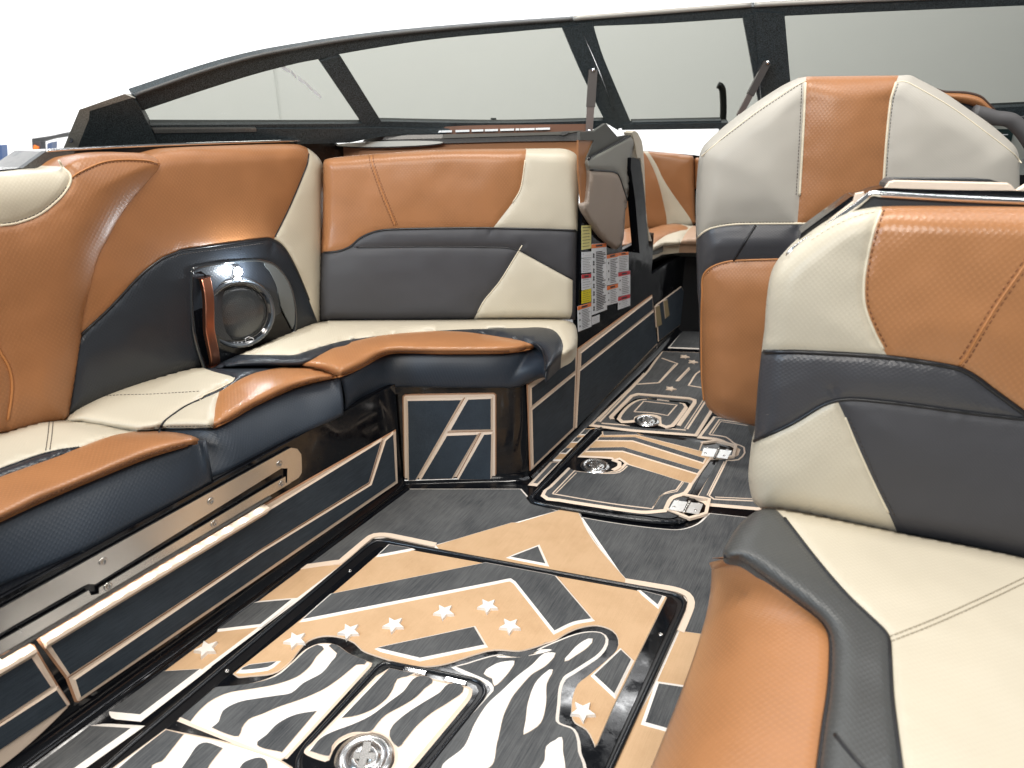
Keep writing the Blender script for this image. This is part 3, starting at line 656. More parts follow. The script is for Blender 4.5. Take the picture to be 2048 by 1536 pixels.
# starboard foam by the hinges
def F2(pts, mat=None, h0=.003, h1=.0065, w=.012): return fpad(pts, mat or EVAD, h0, h1, w, EVAC)
F2(q('Y4', (1290, 862, 1), (1395, 722, 1), (1900, 790, 1), (1900, 1400, 1), (1340, 1352, 1), (1325, 1335), (1262, 1310, 1), (1420, 1022, 1), (1500, 1025), (1560, 1000), (1575, 960), (1540, 935), (1450, 890), (1400, 875)))
lines('foam_line', FL, [q('Y4', (1345, 850, 1), (1420, 742, 1), (1700, 780)), q('Y4', (1345, 850), (1470, 870), (1520, 910), (1545, 922), (1600, 945), (1605, 985), (1560, 1035), (1475, 1040, 1), (1345, 1300, 1), (1380, 1325), (1700, 1340))], .0055, EVAC, floor, .0065, .008)
lines('foam_line', FL, [q('Y4', (1370, 845), (1430, 755, 1), (1700, 795)), q('Y4', (1455, 1050), (1330, 1298)), q('Y4', (1390, 1310), (1700, 1325))], .003, EVAC, floor, .0065, .008)
# tan and charcoal strip between the hatch and the console wall
F2(q('Y4', (60, 1205, 1), (200, 1055, 1), (245, 1052, 1), (90, 1208, 1)))
fpad(q('Y4', (215, 1030, 1), (440, 805, 1), (515, 800, 1), (300, 1030, 1)), EVAT, .002, .006, .006)
for p in (('Y4', (262, 985), (298, 952), (335, 952), (298, 987)), ('Y4', (345, 905), (375, 872), (415, 872), (382, 905)), ('Y4', (405, 850), (440, 812), (478, 812), (442, 850))): fpad(sharp(q(*p)), EVAD, .0055, .008, .005)
# forward pad with the little inspection hatch
F2(q('Y4', (500, 775, 1), (905, 388, 1), (1010, 240, 1), (1700, 262, 1), (1600, 560, 1), (1360, 655, 1), (1240, 845, 1), (1010, 828), (760, 808)))
fpad(sharp(q('Y4', (1060, 205), (1150, 90), (1700, 95), (1700, 230))), EVAD, .002, .005, .008)
lines('foam_line', FL, [q('Y4', (545, 758, 1), (893, 395, 1)), q('Y4', (808, 482, 1), (980, 470, 1), (1115, 330, 1), (1000, 290, 1)), q('Y4', (1105, 460), (1200, 360)), q('Y4', (1500, 380, 1), (1280, 385), (1195, 490, 1), (1600, 560, 1)),
    q('Y4', (1320, 605), (1185, 812)), q('Y4', (560, 768, 1), (1175, 818, 1))], .007, EVAC, floor, .0065, .008)
lines('foam_line', FL, [q('Y4', (530, 756), (870, 400)), q('Y4', (975, 468), (1095, 335)), q('Y4', (1120, 460), (1205, 370)), q('Y4', (1300, 600), (1165, 808))], .0035, EVAC, floor, .0065, .008)
for c in q('Y4', (1065, 510), (1167, 275), (1228, 313)): star(FL.off(.005), c, .022, floor, EVAC, rot=.4)
ic = FL.at([(1310, 830)])[0]
ih = thing('inspection_hatch', 'little square inspection hatch with a round latch at the far end of the walkway', 'hatch', (ic[0], ic[1], 0))
rim(q('Y4', (640, 742), (628, 725), (780, 570), (825, 556), (1200, 588), (1240, 600), (1238, 622), (1120, 790)), .016, FL, .006, .010, parent=ih)
plate('seal', FL, q('Y4', (660, 738), (800, 580), (840, 570), (1190, 600), (1215, 620), (1100, 785), (1070, 795)), GEL, ih, .004, .0085)
pad('foam_pad', FL.off(.0095), q('Y4', (700, 725), (845, 592), (1150, 618), (1165, 640), (1065, 770), (1000, 765), (995, 715), (930, 695), (860, 695), (800, 715), (795, 735)), EVAD, EVAC, .014, 0, .003, ih)
lines('foam_line', FL.off(.0125), [q('Y4', (798, 672, 1), (868, 595, 1), (1112, 622, 1), (1045, 700, 1), (930, 680), (798, 672))], .005, EVAC, ih, 0, .0012)
latch(ih, FL.off(.011), q('Y4', (892, 738))[0], .040, .002)
for a, b in (('Y4', ((890, 577), (965, 583))), ('Y4', ((1055, 596), (1130, 602)))):
    p = q(a, *b); A, B = FL.at([p[0]], .013)[0], FL.at([p[1]], .013)[0]; v, f = boxmesh((A+B)/2, B-A, np.cross([0, 0, 1], B-A), (0, 0, 1), np.linalg.norm(B-A), .014, .005); mk('hinge', v, f, CHROME, ih)
# ------------------------------------------------------------------ port bench base (side), riser and console wall
mid = (sA+sB)/2
base = thing('bench_cabinet', 'glossy black moulded base under the long port bench with blue black foam panels', 'bench cabinet', mid)
def on(F, x, y, z): return np.array([x, y, z])
p0 = sA-sd*1.6; out = -SIDE.n
def wallv(name, P0, P1, z0, z1, F, t, parent, mat=GEL):
    v = [P0+np.array([0, 0, z0]), P1+np.array([0, 0, z0]), P1+np.array([0, 0, z1]), P0+np.array([0, 0, z1])]; v = np.array(v)-F.n*0
    v2 = v-F.n*t; V = np.concatenate([v, v2]); f = [(0, 1, 2, 3), (7, 6, 5, 4), (0, 4, 5, 1), (1, 5, 6, 2), (2, 6, 7, 3), (3, 7, 4, 0)]; return mk(name, V, f, mat, parent)
so = SIDE.n*-.012; ao = AISLE.n*-.006
wallv('side_wall', p0+so, sB+so, .0, .36, SIDE, .04, base)
# coved foot of the moulding
def cove(name, P0, P1, n, r, parent, zb=.0):
    prof = [(r*(1-math.cos(a))*1.0, r*(1-math.sin(a))) for a in np.linspace(0, math.pi/2, 8)]   # (out along n, up)
    pr = [(r-r*math.sin(a), r-r*math.cos(a)) for a in np.linspace(0, math.pi/2, 9)]
    v = []
    for P in (P0, P1):
        for o_, u in [(r*(1-math.sin(a)), r*(1-math.cos(a))) for a in np.linspace(0, math.pi/2, 9)]: v.append(P+n*o_+np.array([0, 0, u+zb]))
    f = [(i, i+1, 9+i+1, 9+i) for i in range(8)]; return mk(name, v, f, GEL, parent, True)
cove('foot_cove', p0+so, sB+so-sd*.0, SIDE.n, .05, base, .001)
v, f = tubemesh([p0+so+SIDE.n*.012+np.array([0, 0, .006]), sB+so+SIDE.n*.012+np.array([0, 0, .006])], .011, 10); mk('foot_moulding', v, f, GEL, base, True)
BP = SIDE.off(.001)
def bp(pts, mat=EVAB, h0=.002, h1=.006, w=.006): return pad('foam_panel', BP, pts, mat, EVAC, w, h0, h1, base)
def under(pts, w=.008, parent=base, F=None): return pad('foam_backing', F or BP, pts, EVAC, plain('brown_foam_edge', (.42, .22, .12), .7), .004, 0, .003, parent)
under(q('Z5', (207, 862), (225, 845, 1), (1400, 152), 'P', (790, 862, 1), (794, 965, 1), 'Z5', (412, 1182), (400, 1180), (355, 1062, 1)))
under(q('Z5', (-300, 1150), (150, 895), (170, 900), (290, 1100), (355, 1200), (346, 1218), (-300, 1655)))
LG = q('Z5', (212, 860), (1385, 160)); A_, B_ = BP.at(LG)
def ledge(A, B):
    n = SIDE.n; up = np.array([0, 0, 1.]); v = []
    for P in (A, B): v += [P+up*.004, P+n*.019+up*.001, P+n*.021-up*.005, P+n*.006-up*.022]
    mk('foam_ledge', v, [(i, i+1, 5+i, 4+i) for i in range(3)]+[(0, 1, 2, 3), (7, 6, 5, 4)], EVAC, base)
ledge(A_, B_); A_, B_ = BP.at(q('Z5', (-300, 1160), (160, 893))); ledge(A_, B_)
bp(sharp(q('Z5', (255, 885), (1400, 185), 'Z4', (1942, 978), (1880, 1186), 'Z5', (1350, 390), (358, 1040))))
bp(sharp(q('Z5', (388, 1068), (1360, 405), 'Z4', (1895, 1200), (1968, 975), (2005, 942), (2018, 1180), 'Z5', (416, 1158))))
bp(sharp(q('Z5', (-300, 1200), (145, 935), (258, 1105), (-300, 1470))))
bp(sharp(q('Z5', (-300, 1500), (288, 1122), (342, 1202), (5, 1424), (-300, 1625))))
BRN = plain('brown_foam_groove', (.30, .14, .07), .7)
lines('foam_groove', BP, [q('Z5', (352, 1060), (1355, 396, 1), 'Z4', (1887, 1193, 1), (1954, 972)), q('Z5', (-300, 1482), (300, 1112)), ], .0022, BRN, base, .003, .0036)
# brushed steel rail with a slot for the removable table
RL = SIDE.off(.004)
rc_ = RL.at([(300, 1100)])[0]
rail = thing('slotted_rail', 'long brushed steel rail with a stepped slot and round bolts on the black bench base', 'rail', rc_)
up_ = q('Z5', (-300, 860, 1), (0, 697), 'Z4', (1490, 1012), (1520, 1018), (1540, 1040), (1545, 1120), (1540, 1155), (1500, 1185, 1), (1455, 1192, 1), (1445, 1180, 1), (1470, 1165, 1), (1468, 1120, 1), (1440, 1118, 1), 'Z5', (1490, 0, 1)) if False else None
plate('upper_rail', RL, q('Z5', (-300, 868, 1), (0, 702, 1), 'Z4', (1490, 1012), (1522, 1018), (1542, 1045), (1545, 1140), (1530, 1165), (1485, 1192, 1), (1470, 1192, 1), (1472, 1118, 1), (1440, 1118, 1), 'Z5', (500, 572, 1), (470, 572, 1), (470, 568, 1), (440, 580, 1), (-300, 1000, 1)), STEEL, rail, .004, .004)
plate('lower_rail', RL, q('Z5', (-300, 1040, 1), (465, 605, 1), (478, 632, 1), (520, 622, 1), (520, 592, 1), 'Z4', (1405, 1192, 1), (1462, 1160, 1), (1462, 1192, 1), (1490, 1192, 1), (1452, 1215, 1), 'Z5', (0, 948, 1), (-300, 1130, 1)), STEEL, rail, .004, .004)
for c in q('Z5', (540, 453), (565, 584), (1105, 137), (1122, 255), (1475, 47), 'Z4', (1430, 1095)): screw(rail, RL, c, .0085, .004)
# light strip tucked under the rail: small bright diodes
strip = thing('led_strip', 'thin strip of small white lights under the steel rail above the foam panel', 'light strip', RL.at([(300, 1180)])[0])
prt = []
for k in range(34):
    a = q('Z5', (-40+k*42.5, 966-.597*(-40+k*42.5)))[0]; p = SIDE.at([a], .010)[0]; prt.append(boxmesh(p-np.array([0, 0, .0022])-SIDE.n*.003, sd, SIDE.n, (0, 0, 1), .008, .004, .002))
v, f = join(prt); mk('diode', v, f, LEDS, strip)
A, B = SIDE.at(q('Z5', (0, 966), (1420, 118)), .010); v, f = boxmesh((A+B)/2+np.array([0, 0, .001]), B-A, SIDE.n, (0, 0, 1), np.linalg.norm(B-A), .008, .003); mk('strip_housing', v, f, PLAST, strip)
for k in range(17):
    a = q('Z5', (40+k*82, 862-.5975*(40+k*82-207)-6))[0]; p = SIDE.at([a], .013)[0]; l = bpy.data.lights.new('diode_light', 'SPOT'); l.energy = .036; l.spot_size = math.radians(110); l.spot_blend = .6; l.shadow_soft_size = .003; l.color = (1, .97, .93)
    o = bpy.data.objects.new('diode_light', l); scene.collection.objects.link(o); o.location = V3(p); o.rotation_euler = (Vector((0, 0, -1))+V3(SIDE.n)*.0).to_track_quat('-Z', 'Y').to_euler()
# riser with rounded corner into the console wall
rb = thing('bench_riser', 'short glossy black bench front with a square foam panel of slanted pieces', 'bench base', (rA+rB)/2)
c0 = sB+so; c1 = RISER.at([(992, 965)])[0]*np.array([1, 1, 0]); c2 = AISLE.at(q('Z6', (1035, 700)))[0]*np.array([1, 1, 0])
ctrl = RISER.at([(1040, 970)])[0]*np.array([1, 1, 0]); ctrl[1] -= .005
path = [c0-rd*.0, RISER.at([(815, 965)])[0]*np.array([1, 1, 0])]+[c1+(c2-c1)*0]
arc = [(1-t)**2*c1+2*t*(1-t)*ctrl+t*t*c2 for t in np.linspace(0, 1, 12)]
far = aB+ad*3.2+ao
def wallpath(name, path, z0, z1, parent, flare=.0):
    path = np.array(path); tan = np.gradient(path, axis=0); tan /= np.linalg.norm(tan, axis=1)[:, None]; no = np.stack([tan[:, 1], -tan[:, 0], 0*tan[:, 0]], 1)
    zs = [(z0+.001, .035), (z0+.004, .02), (z0+.012, .008), (z0+.03, .0), (z1, .0)]; v = []
    for i in range(len(path)):
        for z, o_ in zs: v.append(path[i]+no[i]*o_+np.array([0, 0, z]))
    m = len(zs); return mk(name, v, [(i*m+j, (i+1)*m+j, (i+1)*m+j+1, i*m+j+1) for i in range(len(path)-1) for j in range(m-1)], GEL, parent, True)
wallpath('moulding', [path[1]-rd*.05, path[1]]+arc, 0, .34, rb)
def rp(pts, F=RISER, parent=rb, mat=EVAB, w=.006): return pad('foam_panel', F, pts, mat, EVAC, w, .0035, .0075, parent)
R1 = RISER.off(.001)
under(q('Z6', (472, 350), (480, 342), (880, 336), (888, 342), (888, 736), (884, 742), (484, 746), (478, 742)), parent=rb, F=R1)
for p in (((492, 364), (733, 360), (526, 722), (497, 724)), ((765, 358), (868, 354), (868, 493), (686, 496)), ((670, 522), (806, 517), (690, 716), (552, 720)), ((838, 517), (870, 515), (866, 720), (722, 720))): rp(sharp(q('Z6', *p)), R1)
lines('foam_groove', R1, [q('Z6', (750, 350), (520, 735)), q('Z6', (672, 508), (878, 503)), q('Z6', (822, 512), (704, 732))], .0022, BRN, rb, .003, .0036)
cw = thing('console_wall', 'tall glossy black console wall along the walkway with long foam panels', 'wall', (aA+aB)/2)
tt_ = lambda px, z: (lambda P: float((P-c2)[:2]@ad[:2]))(AISLE.at([px])[0])
L_ = [(0, .345), (tt_((1155, 640), 0), .345), (tt_((1156, 640), 0), .82), (tt_((1228, 500), 0), .82), (tt_((1245, 500), 0), .60), (tt_((1300, 560), 0), .60), (tt_((1302, 560), 0), .42), (3.6, .42)]
def stepwall(name, prof, t, parent):
    top = [c2+ad*s+np.array([0, 0, z]) for s, z in prof]; bot = [c2+ad*s for s, z in prof]; loop = top+bot[::-1]; n = len(loop)
    v = [p for p in loop]+[p-AISLE.n*t for p in loop]; l2 = [Vector((float((p-c2)@ad), float(p[2]), 0)) for p in loop]; tri = tessellate_polygon([l2])
    return mk(name, v, [tuple(x) for x in tri]+[tuple(n+i for i in x)[::-1] for x in tri]+[(i, (i+1) % n, n+(i+1) % n, n+i) for i in range(n)], GELW, parent)
stepwall('moulding', L_, .018, cw); cove('foot_cove', c2, c2+ad*3.6, AISLE.n, .035, cw, .001)
AP = AISLE.off(.002)
def ap(pts, mat=EVAB, w=.005): return pad('foam_panel', AP, pts, mat, EVAC, w, .0025, .006, cw)
E3 = q('Y5', (886, 978), (905, 1100), (890, 1132), (935, 1470))
under(sharp(q('Z6', (1034, 296), (1258, 138), (1245, 497), (1047, 684))), parent=cw, F=AP)
under(sharp([q('Z6', (1262, 134))[0], E3[0], q('P', (1313, 688))[0], q('Z6', (1247, 494))[0]]), parent=cw, F=AP)
ap(sharp(q('Z6', (1047, 308), (1246, 165), (1246, 228), (1048, 388))))
ap(sharp(q('Z6', (1050, 408), (1245, 248), (1236, 488), (1056, 660))))
ap(sharp(q('Z6', (1274, 150), 'Y5', (880, 1000), (890, 1115), 'Z6', (1272, 210))))
ap(sharp(q('Z6', (1268, 232), 'Y5', (895, 1145), (932, 1462), 'Z6', (1254, 486))))
for p in (((918, 1092), (960, 1076), (985, 1272), (932, 1300)), ((1002, 1035), (1040, 1016), (1062, 1180), (1022, 1212))): pad('foam_piece', AISLE.off(.006), sharp(q('Y5', *p)), plain('olive_tan_foam', (.35, .27, .14), .8), EVAC, .003, 0, .004, cw)
ap(sharp(q('Y5', (925, 1080), (1180, 890), (1330, 1150), (950, 1440))))
# ------------------------------------------------------------------ upholstery
def S(*a): return q(*a)[0]
TOP = zpl(.447)
# port backrest, forward section with the speaker
b2 = thing('backrest_cushion', 'port backrest in tan vinyl with a black lower panel round the speaker, cream right end', 'backrest', PORT.at([(420, 700)])[0], 'bench backrests')
O = q('P', (150, 560), (200, 430), (262, 345), (290, 312), 'Z1', (905, 895), (1000, 872), (1200, 860), (1650, 845), (1740, 845), (1790, 862), (1850, 905), (1885, 955), 'P', (647, 345), (645, 520), (641, 648, 1), (560, 694), (430, 735), (300, 775), (120, 850, 1))
s_low = q('P', (110, 720), 'Z4', (415, 435), (560, 300), (720, 130), (830, 45), (900, 15), 'Z1', (1060, 1465), (1300, 1430), 'P', (533, 477), (549, 481), (566, 494), (583, 520), (602, 560), (618, 600), (645, 670))
s_cr = q('Z1', (1760, 780), (1808, 900), (1795, 970), (1700, 1200), (1610, 1385), 'P', (543, 500))
B2 = Cushion(b2, PORT, O, [s_low, s_cr], [('tan_panel', TAN, (420, 400)), ('charcoal_panel', BLK, (300, 650)), ('cream_panel', CREAM, (620, 420))], r=.05, bulge=.045, puff=.012, depth=.10)
B2.piping(s_low[1:-1], PIPEB, .0035); B2.piping(s_cr[1:-1], PIPEB, .002)
B2.stitch(q('Z1', (1000, 1500), (1060, 1478), (1300, 1443), (1540, 1412)), THR_D, (4,))
# port backrest, near section
PORT1 = PORT.off(.035)
b1 = thing('backrest_cushion', 'nearest port backrest in plain tan vinyl with a rounded cream panel at its top left', 'backrest', PORT1.at([(60, 860)])[0], 'bench backrests')
O = q('P', (-140, 350, 1), (0, 349), (80, 343), 'Z1', (340, 990), (400, 950), (450, 925), (600, 900), (750, 893), (850, 900), (920, 930), (942, 960), (935, 1000), (850, 1100), (780, 1180), (700, 1300), (640, 1410), (590, 1510), 'Z4', (470, 200), (432, 330), (412, 500), (385, 680), (352, 850), (335, 880, 1), (150, 915), (0, 945), 'P', (-140, 905, 1))
s1 = q('P', (-220, 478), (0, 451), 'Z1', (100, 1305), (230, 1255), (350, 1160), (405, 1085), (416, 1035), (398, 1005), (372, 985), (345, 940), (330, 890))
s2 = q('Z4', (-400, 200), (-60, 400), (0, 520), (45, 600), (62, 680), (58, 760), (40, 870), (10, 1000))
B1 = Cushion(b1, PORT1, O, [s1, s2], [('cream_panel', CREAM, (50, 400)), ('tan_panel', TAN, (100, 600)), ('end_panel', TAN, (-60, 800))], r=.085, bulge=.035, puff=.014, depth=.12)
B1.piping(s1[1:-1], PIPEC, .0028); B1.piping(s2[1:-1], PIPET, .0028)
c_ = q('Z1', (418, 1040), (470, 1005), (600, 950), (720, 935), (860, 940), (932, 958)); B1.piping(c_, PIPET, .0022); B1.stitch(c_, THR_T, (3.5,))
B1.stitch(q('Z1', (20, 1312), (100, 1298), (230, 1248), (345, 1155), (398, 1085)), THR_D, (-1,))
# forward backrest across the bench
b3 = thing('backrest_cushion', 'forward facing backrest across the bench end in tan, cream and charcoal vinyl panels', 'backrest', BENCH.at([(900, 642)])[0], 'bench backrests')
O = q('Z2', (135, 380), (145, 350), (180, 342), (400, 322), (800, 297), (1320, 290), (1540, 289), (1600, 305), (1632, 350), (1637, 420), (1625, 760), (1618, 900), (1612, 1285, 1), (1000, 1290), (110, 1300, 1), (108, 1100), (122, 900), (133, 700))
sa = q('Z2', (1327, 250), (1318, 350), (1300, 480), (1285, 535), (1245, 600), (1110, 775))
sb = q('Z2', (60, 893), (140, 893), (220, 885), (290, 860), (350, 810), (410, 780), (480, 762), (600, 755), (900, 750), (1130, 750), (1400, 756), (1700, 770))
sc = q('Z2', (270, 868), (450, 862), (800, 858), (1200, 864), (1285, 880, 1), (1595, 1050, 1), (1592, 1240), (1570, 1300))
sd_ = q('Z2', (1300, 850), (1170, 1060), (1080, 1170), (1040, 1240), (1005, 1305))
B3 = Cushion(b3, BENCH, O, [sa, sb, sc, sd_], [('tan_panel', TAN, S('Z2', (700, 500))), ('cream_panel', CREAM, S('Z2', (1480, 500))), ('charcoal_panel', CHAR, S('Z2', (1000, 810))), ('charcoal_panel', CHAR, S('Z2', (600, 1100))), ('cream_panel', CREAM, S('Z2', (1400, 1150)))], r=.035, bulge=.035, puff=.01, depth=.09)
B3.piping(sb[1:-1]+q('Z2', (1614, 764)), PIPEB, .0035); B3.piping(sa[1:-1], PIPEC, .0022); B3.piping(q('Z2', (330, 862), (450, 862), (800, 858), (1200, 864), (1285, 880, 1), (1595, 1050)), PIPEB, .0022); B3.piping(sd_[:-1], PIPEC, .002)
B3.piping(q('Z2', (415, 325), (425, 380), (480, 540), (560, 735)), PIPET, .0018); B3.stitch(q('Z2', (415, 325), (425, 380), (480, 540), (560, 735)), THR_T, (-4, 4))
# dark filler behind the backrests
hl = thing('hull_side', 'glossy black hull side behind the port bench backrests', 'boat hull', PORT.at([(300, 500)])[0]*np.array([1, 1, 0]))
pb = PORT.off(-.13); a_, b_ = pb.at([(-300, 900), (660, 640)]); dd_ = (b_-a_)/np.linalg.norm(b_-a_); a_ = a_-dd_*.4; a_[2] = b_[2] = 0
def prism(name, loop, z0, z1, mat, parent):
    n = len(loop); v = [(p[0], p[1], z0) for p in loop]+[(p[0], p[1], z1) for p in loop]
    return mk(name, v, [tuple(range(n))[::-1], tuple(range(n, 2*n))]+[(i, (i+1) % n, n+(i+1) % n, n+i) for i in range(n)], mat, parent)
oo = np.array([-PORT.n[0], -PORT.n[1], 0]); prism('side_moulding', [a_, b_+dd_*.12, b_+dd_*.12+oo*.12, a_+oo*.12], -.6, .93, GEL, hl)
# ------------------------------------------------------------------ port seat cushions
def front(root, top_px, zt, bot_px, bulge, mat=BLKF, name='front_band', zb=.36, n=40, tz=None):
    T = TOP.off(zt-.447).at(sm(top_px, False, 6)); B = (zpl(zb)).at(sm(bot_px, False, 6)); return loft(name, T, B, bulge, mat, root, n=n)
c3 = thing('seat_cushion', 'forward corner seat cushion, cream top with a curved glossy tan bolster and black front', 'seat cushion', TOP.at([(850, 680)])[0], 'bench seat cushions')
O = q('Z4', (1735, 648, 1), (1640, 615), (1530, 598), (1300, 600), (1080, 612, 1), (1130, 575), (1250, 520), (1400, 455), (1520, 405), (1600, 375), (1680, 362), 'Z2', (130, 1290), (700, 1286), (1400, 1282), (1560, 1290), (1612, 1320), (1625, 1400), 'Z6', (1262, 80), (1258, 120), (1235, 150), (1190, 175), (1150, 210), (1117, 240, 1), (1112, 190), (1095, 150), (1060, 128), (1000, 142), (900, 151), (640, 153), (520, 149), (440, 149), (390, 157), (345, 178), (300, 205), (240, 235))
t1 = q('Z4', (1000, 530), 'Z4', (1180, 535), (1500, 537), 'Z2', (0, 1482), (100, 1450), (250, 1410), (430, 1384), (600, 1364), (900, 1345), (1100, 1338), (1300, 1333), (1400, 1330), (1480, 1345), (1525, 1390), (1540, 1440), 'Z6', (1195, 140), (1180, 215))
t2 = q('Z4', (1470, 650), (1545, 590), (1600, 560), (1700, 505), (1800, 470), 'Z2', (200, 1440), (430, 1386), (600, 1362), (750, 1352), (950, 1356), (1150, 1382), (1300, 1410), (1370, 1440), 'Z6', (1055, 140), (1040, 175))
C3 = Cushion(c3, TOP, O, [t1, t2], [('cream_panel', CREAM, S('Z2', (900, 1310))), ('black_panel', BLK, S('Z2', (1420, 1400))), ('tan_bolster', TANG, S('Z2', (700, 1420))), ('black_panel', BLK, S('Z4', (1350, 580)))], r=.06, bulge=.04, puff=.004, depth=.03)
T3 = q('Z4', (1735, 650, 1), 'Z6', (240, 235), (300, 205), (345, 178), (390, 157), (440, 149), (520, 149), (640, 153), (900, 151), (1000, 142), (1060, 128), (1095, 150), (1112, 190), (1117, 240))
Bt3 = q('Z4', (1757, 845, 1), 'Z6', (250, 385), (330, 345), (385, 320), (430, 310), (480, 306), (600, 308), (750, 309), (900, 308), (980, 302), (1030, 292), (1075, 270), (1100, 255), (1122, 246))
front(c3, T3, .447, Bt3, .014, zb=.345, n=60)
C3.piping(T3[:11], PIPET, .0025, .0); C3.stitch(T3[1:9], THR_T, (-4,)); C3.piping(q('Z6', (1075, 108), (1100, 135), (1115, 180), (1115, 230)), PIPEB, .0022)
c2_ = thing('seat_cushion', 'middle port seat cushion, cream top with a black corner inlay and tan bolster', 'seat cushion', TOP.at([(400, 800)])[0], 'bench seat cushions')
O = q('Z4', (330, 880), (345, 850), (380, 815), (440, 775), (500, 740), (620, 695), (760, 655), (880, 625), (980, 603), (1080, 598, 1), (1300, 598), (1530, 596), (1640, 612), (1738, 648, 1), (1600, 678), (1500, 708), (1300, 800), (1180, 870), (1090, 912), (1000, 914), (830, 916), (700, 930, 1), (500, 900), (400, 885))
u1 = q('Z4', (930, 560), (1080, 618), (1180, 645), (1200, 655), (1190, 672), (1120, 710), (1042, 745), (1010, 775, 1))
u2 = q('Z4', (1040, 758), (950, 800), (890, 840), (850, 870), (828, 895), (810, 950))
u3 = q('Z4', (1000, 778, 1), (1125, 724), (1180, 690), (1250, 652), (1310, 628), (1400, 608), (1600, 575))
u4 = q('Z4', (1130, 705), (1105, 790), (1098, 850), (1088, 945))
C2 = Cushion(c2_, TOP, O, [u1, u2, u3, u4], [('cream_panel', CREAM, S('Z4', (700, 750))), ('black_panel', BLK, S('Z4', (1230, 625))), ('cream_panel', CREAM, S('Z4', (1040, 840))), ('tan_bolster', TANG, S('Z4', (1400, 700)))], r=.05, bulge=.03, puff=.004, depth=.03)
T2 = q('Z4', (700, 930, 1), (830, 916), (1000, 914), (1090, 912), (1180, 870), (1300, 800), (1500, 708), (1600, 678), (1738, 648))
front(c2_, T2, .447, q('Z4', (930, 1230, 1), (1060, 1175), (1130, 1148), (1200, 1115), (1400, 1010), (1500, 960), (1600, 915), (1680, 880), (1757, 845)), .010, n=60)
C2.piping(T2[3:], PIPET, .0025, .0); C2.stitch(T2[3:], THR_T, (-4,)); C2.piping(T2[1:4], PIPEB, .002, 0); C2.piping(u2, PIPEB, .0025); C2.piping(q('Z4', (1200, 655), (1190, 672), (1120, 710), (1042, 745), (1022, 768)), PIPEC, .002)
C2.stitch(q('Z4', (500, 752), (600, 742), (760, 738), (900, 730), (1030, 722)), THR_D, (0,)); C2.stitch(q('Z4', (850, 903), (1000, 902), (1085, 900)), THR_D, (0,))
c1_ = thing('seat_cushion', 'nearest port seat cushion with a long tan bolster over a tall blue black front', 'seat cushion', TOP.at([(100, 950)])[0], 'bench seat cushions')
O = q('Z4', (-300, 960, 1), (0, 932), (120, 900), (200, 880), (280, 873), (380, 876), (500, 890), (620, 918), (700, 930), (800, 928), (900, 934), (980, 950), (1018, 968), (1010, 982), (960, 1000), (760, 1062), (500, 1167), (250, 1272), (0, 1388), (-300, 1530, 1))
w1 = q('Z4', (-420, 1290), (0, 1122), (100, 1085), (200, 1050), (300, 1025), (405, 1010), (420, 1008))
w2 = q('Z4', (-420, 1335), (0, 1162), (150, 1108), (300, 1055), (405, 1012), (520, 968), (600, 944), (700, 925), (760, 890))
C1 = Cushion(c1_, TOP.off(.012), O, [w1, w2], [('cream_panel', CREAM, S('Z4', (100, 1000))), ('black_panel', BLK, S('Z4', (180, 1075))), ('tan_bolster', TAN, S('Z4', (600, 1050)))], r=.05, bulge=.03, puff=.004, depth=.03)
T1 = q('Z4', (-300, 1530), (0, 1388), (250, 1272), (500, 1167), (760, 1062), (960, 1000), (1018, 975), (1045, 990, 1))
T = TOP.off(.012).at(sm(T1, False, 6)); B = zpl(.36).at(sm(q('Z4', (-300, 1880), (0, 1722), (200, 1640), (450, 1530), (700, 1395), (900, 1290), (1040, 1215), (1082, 1190)), False, 6)); loft('front_band', T, B, .008, BLKF, c1_, n=60)
C1.piping(T1[:6], PIPET, .0025, 0); C1.stitch(T1[:6], THR_T, (-5,)); C1.stitch(q('Z4', (262, 878), (255, 950), (243, 1035)), THR_D, (-4, 4)); C1.piping(w1[1:-1], PIPEB, .002)
# dark board under the cushions
prism('seat_board', [sA-sd*1.5+out*.02+np.array([0, 0, 0]), sB+out*.02, c1+np.array([0, .04, 0]), c2+np.array([-.02, .02, 0]), K[2]+np.array([0, .05, 0]), K[1]+np.array([-.02, .05, 0]), K[0]-dd_*1.0], .325, .362, GEL, base)
prism('side_board', [sA-sd*1.5+out*.03, sB+out*.03, sB+out*.5, sA-sd*1.5+out*.5], .0, .36, GEL, base) if False else None
# ------------------------------------------------------------------ driver seat seen from behind
dr = thing('driver_seat', 'tall driver seat seen from behind, grey sides, tan centre, black and tan below', 'seat', D0)
O = q('P', (1398, 600), 'Y7', (45, 900), (60, 650), (80, 545), (130, 478), (250, 372), (420, 245), (600, 128), (690, 82), (720, 70, 1), (1280, 64), (1350, 62), (1400, 85), (1560, 170), (1700, 265), (1850, 370), (1975, 480), (2010, 530), (2020, 600), (2020, 820), (2010, 1000), 'P', (2020, 600), (1990, 800), (1900, 860), (1600, 870), (1500, 850), 'Y4', (1430, 712), (1380, 680), (1335, 640), (1305, 560), (1290, 400), (1285, 0))
f1 = q('Y7', (725, 20), (708, 110), (695, 400), (672, 800), (655, 1010))
f2 = q('Y7', (1295, 20), (1262, 110), (1230, 220), (1205, 450), (1185, 740), (1180, 1010))
f3 = q('Y7', (-20, 1130), (45, 1060), (90, 1020), (160, 992), (300, 975), (660, 972), (1180, 975), (2100, 985))
f4 = q('P', (1408, 900), 'Y7', (72, 1480), (72, 1330), (82, 1285), (120, 1245), (200, 1212), (300, 1198), (600, 1190), (1400, 1190), (2100, 1195))
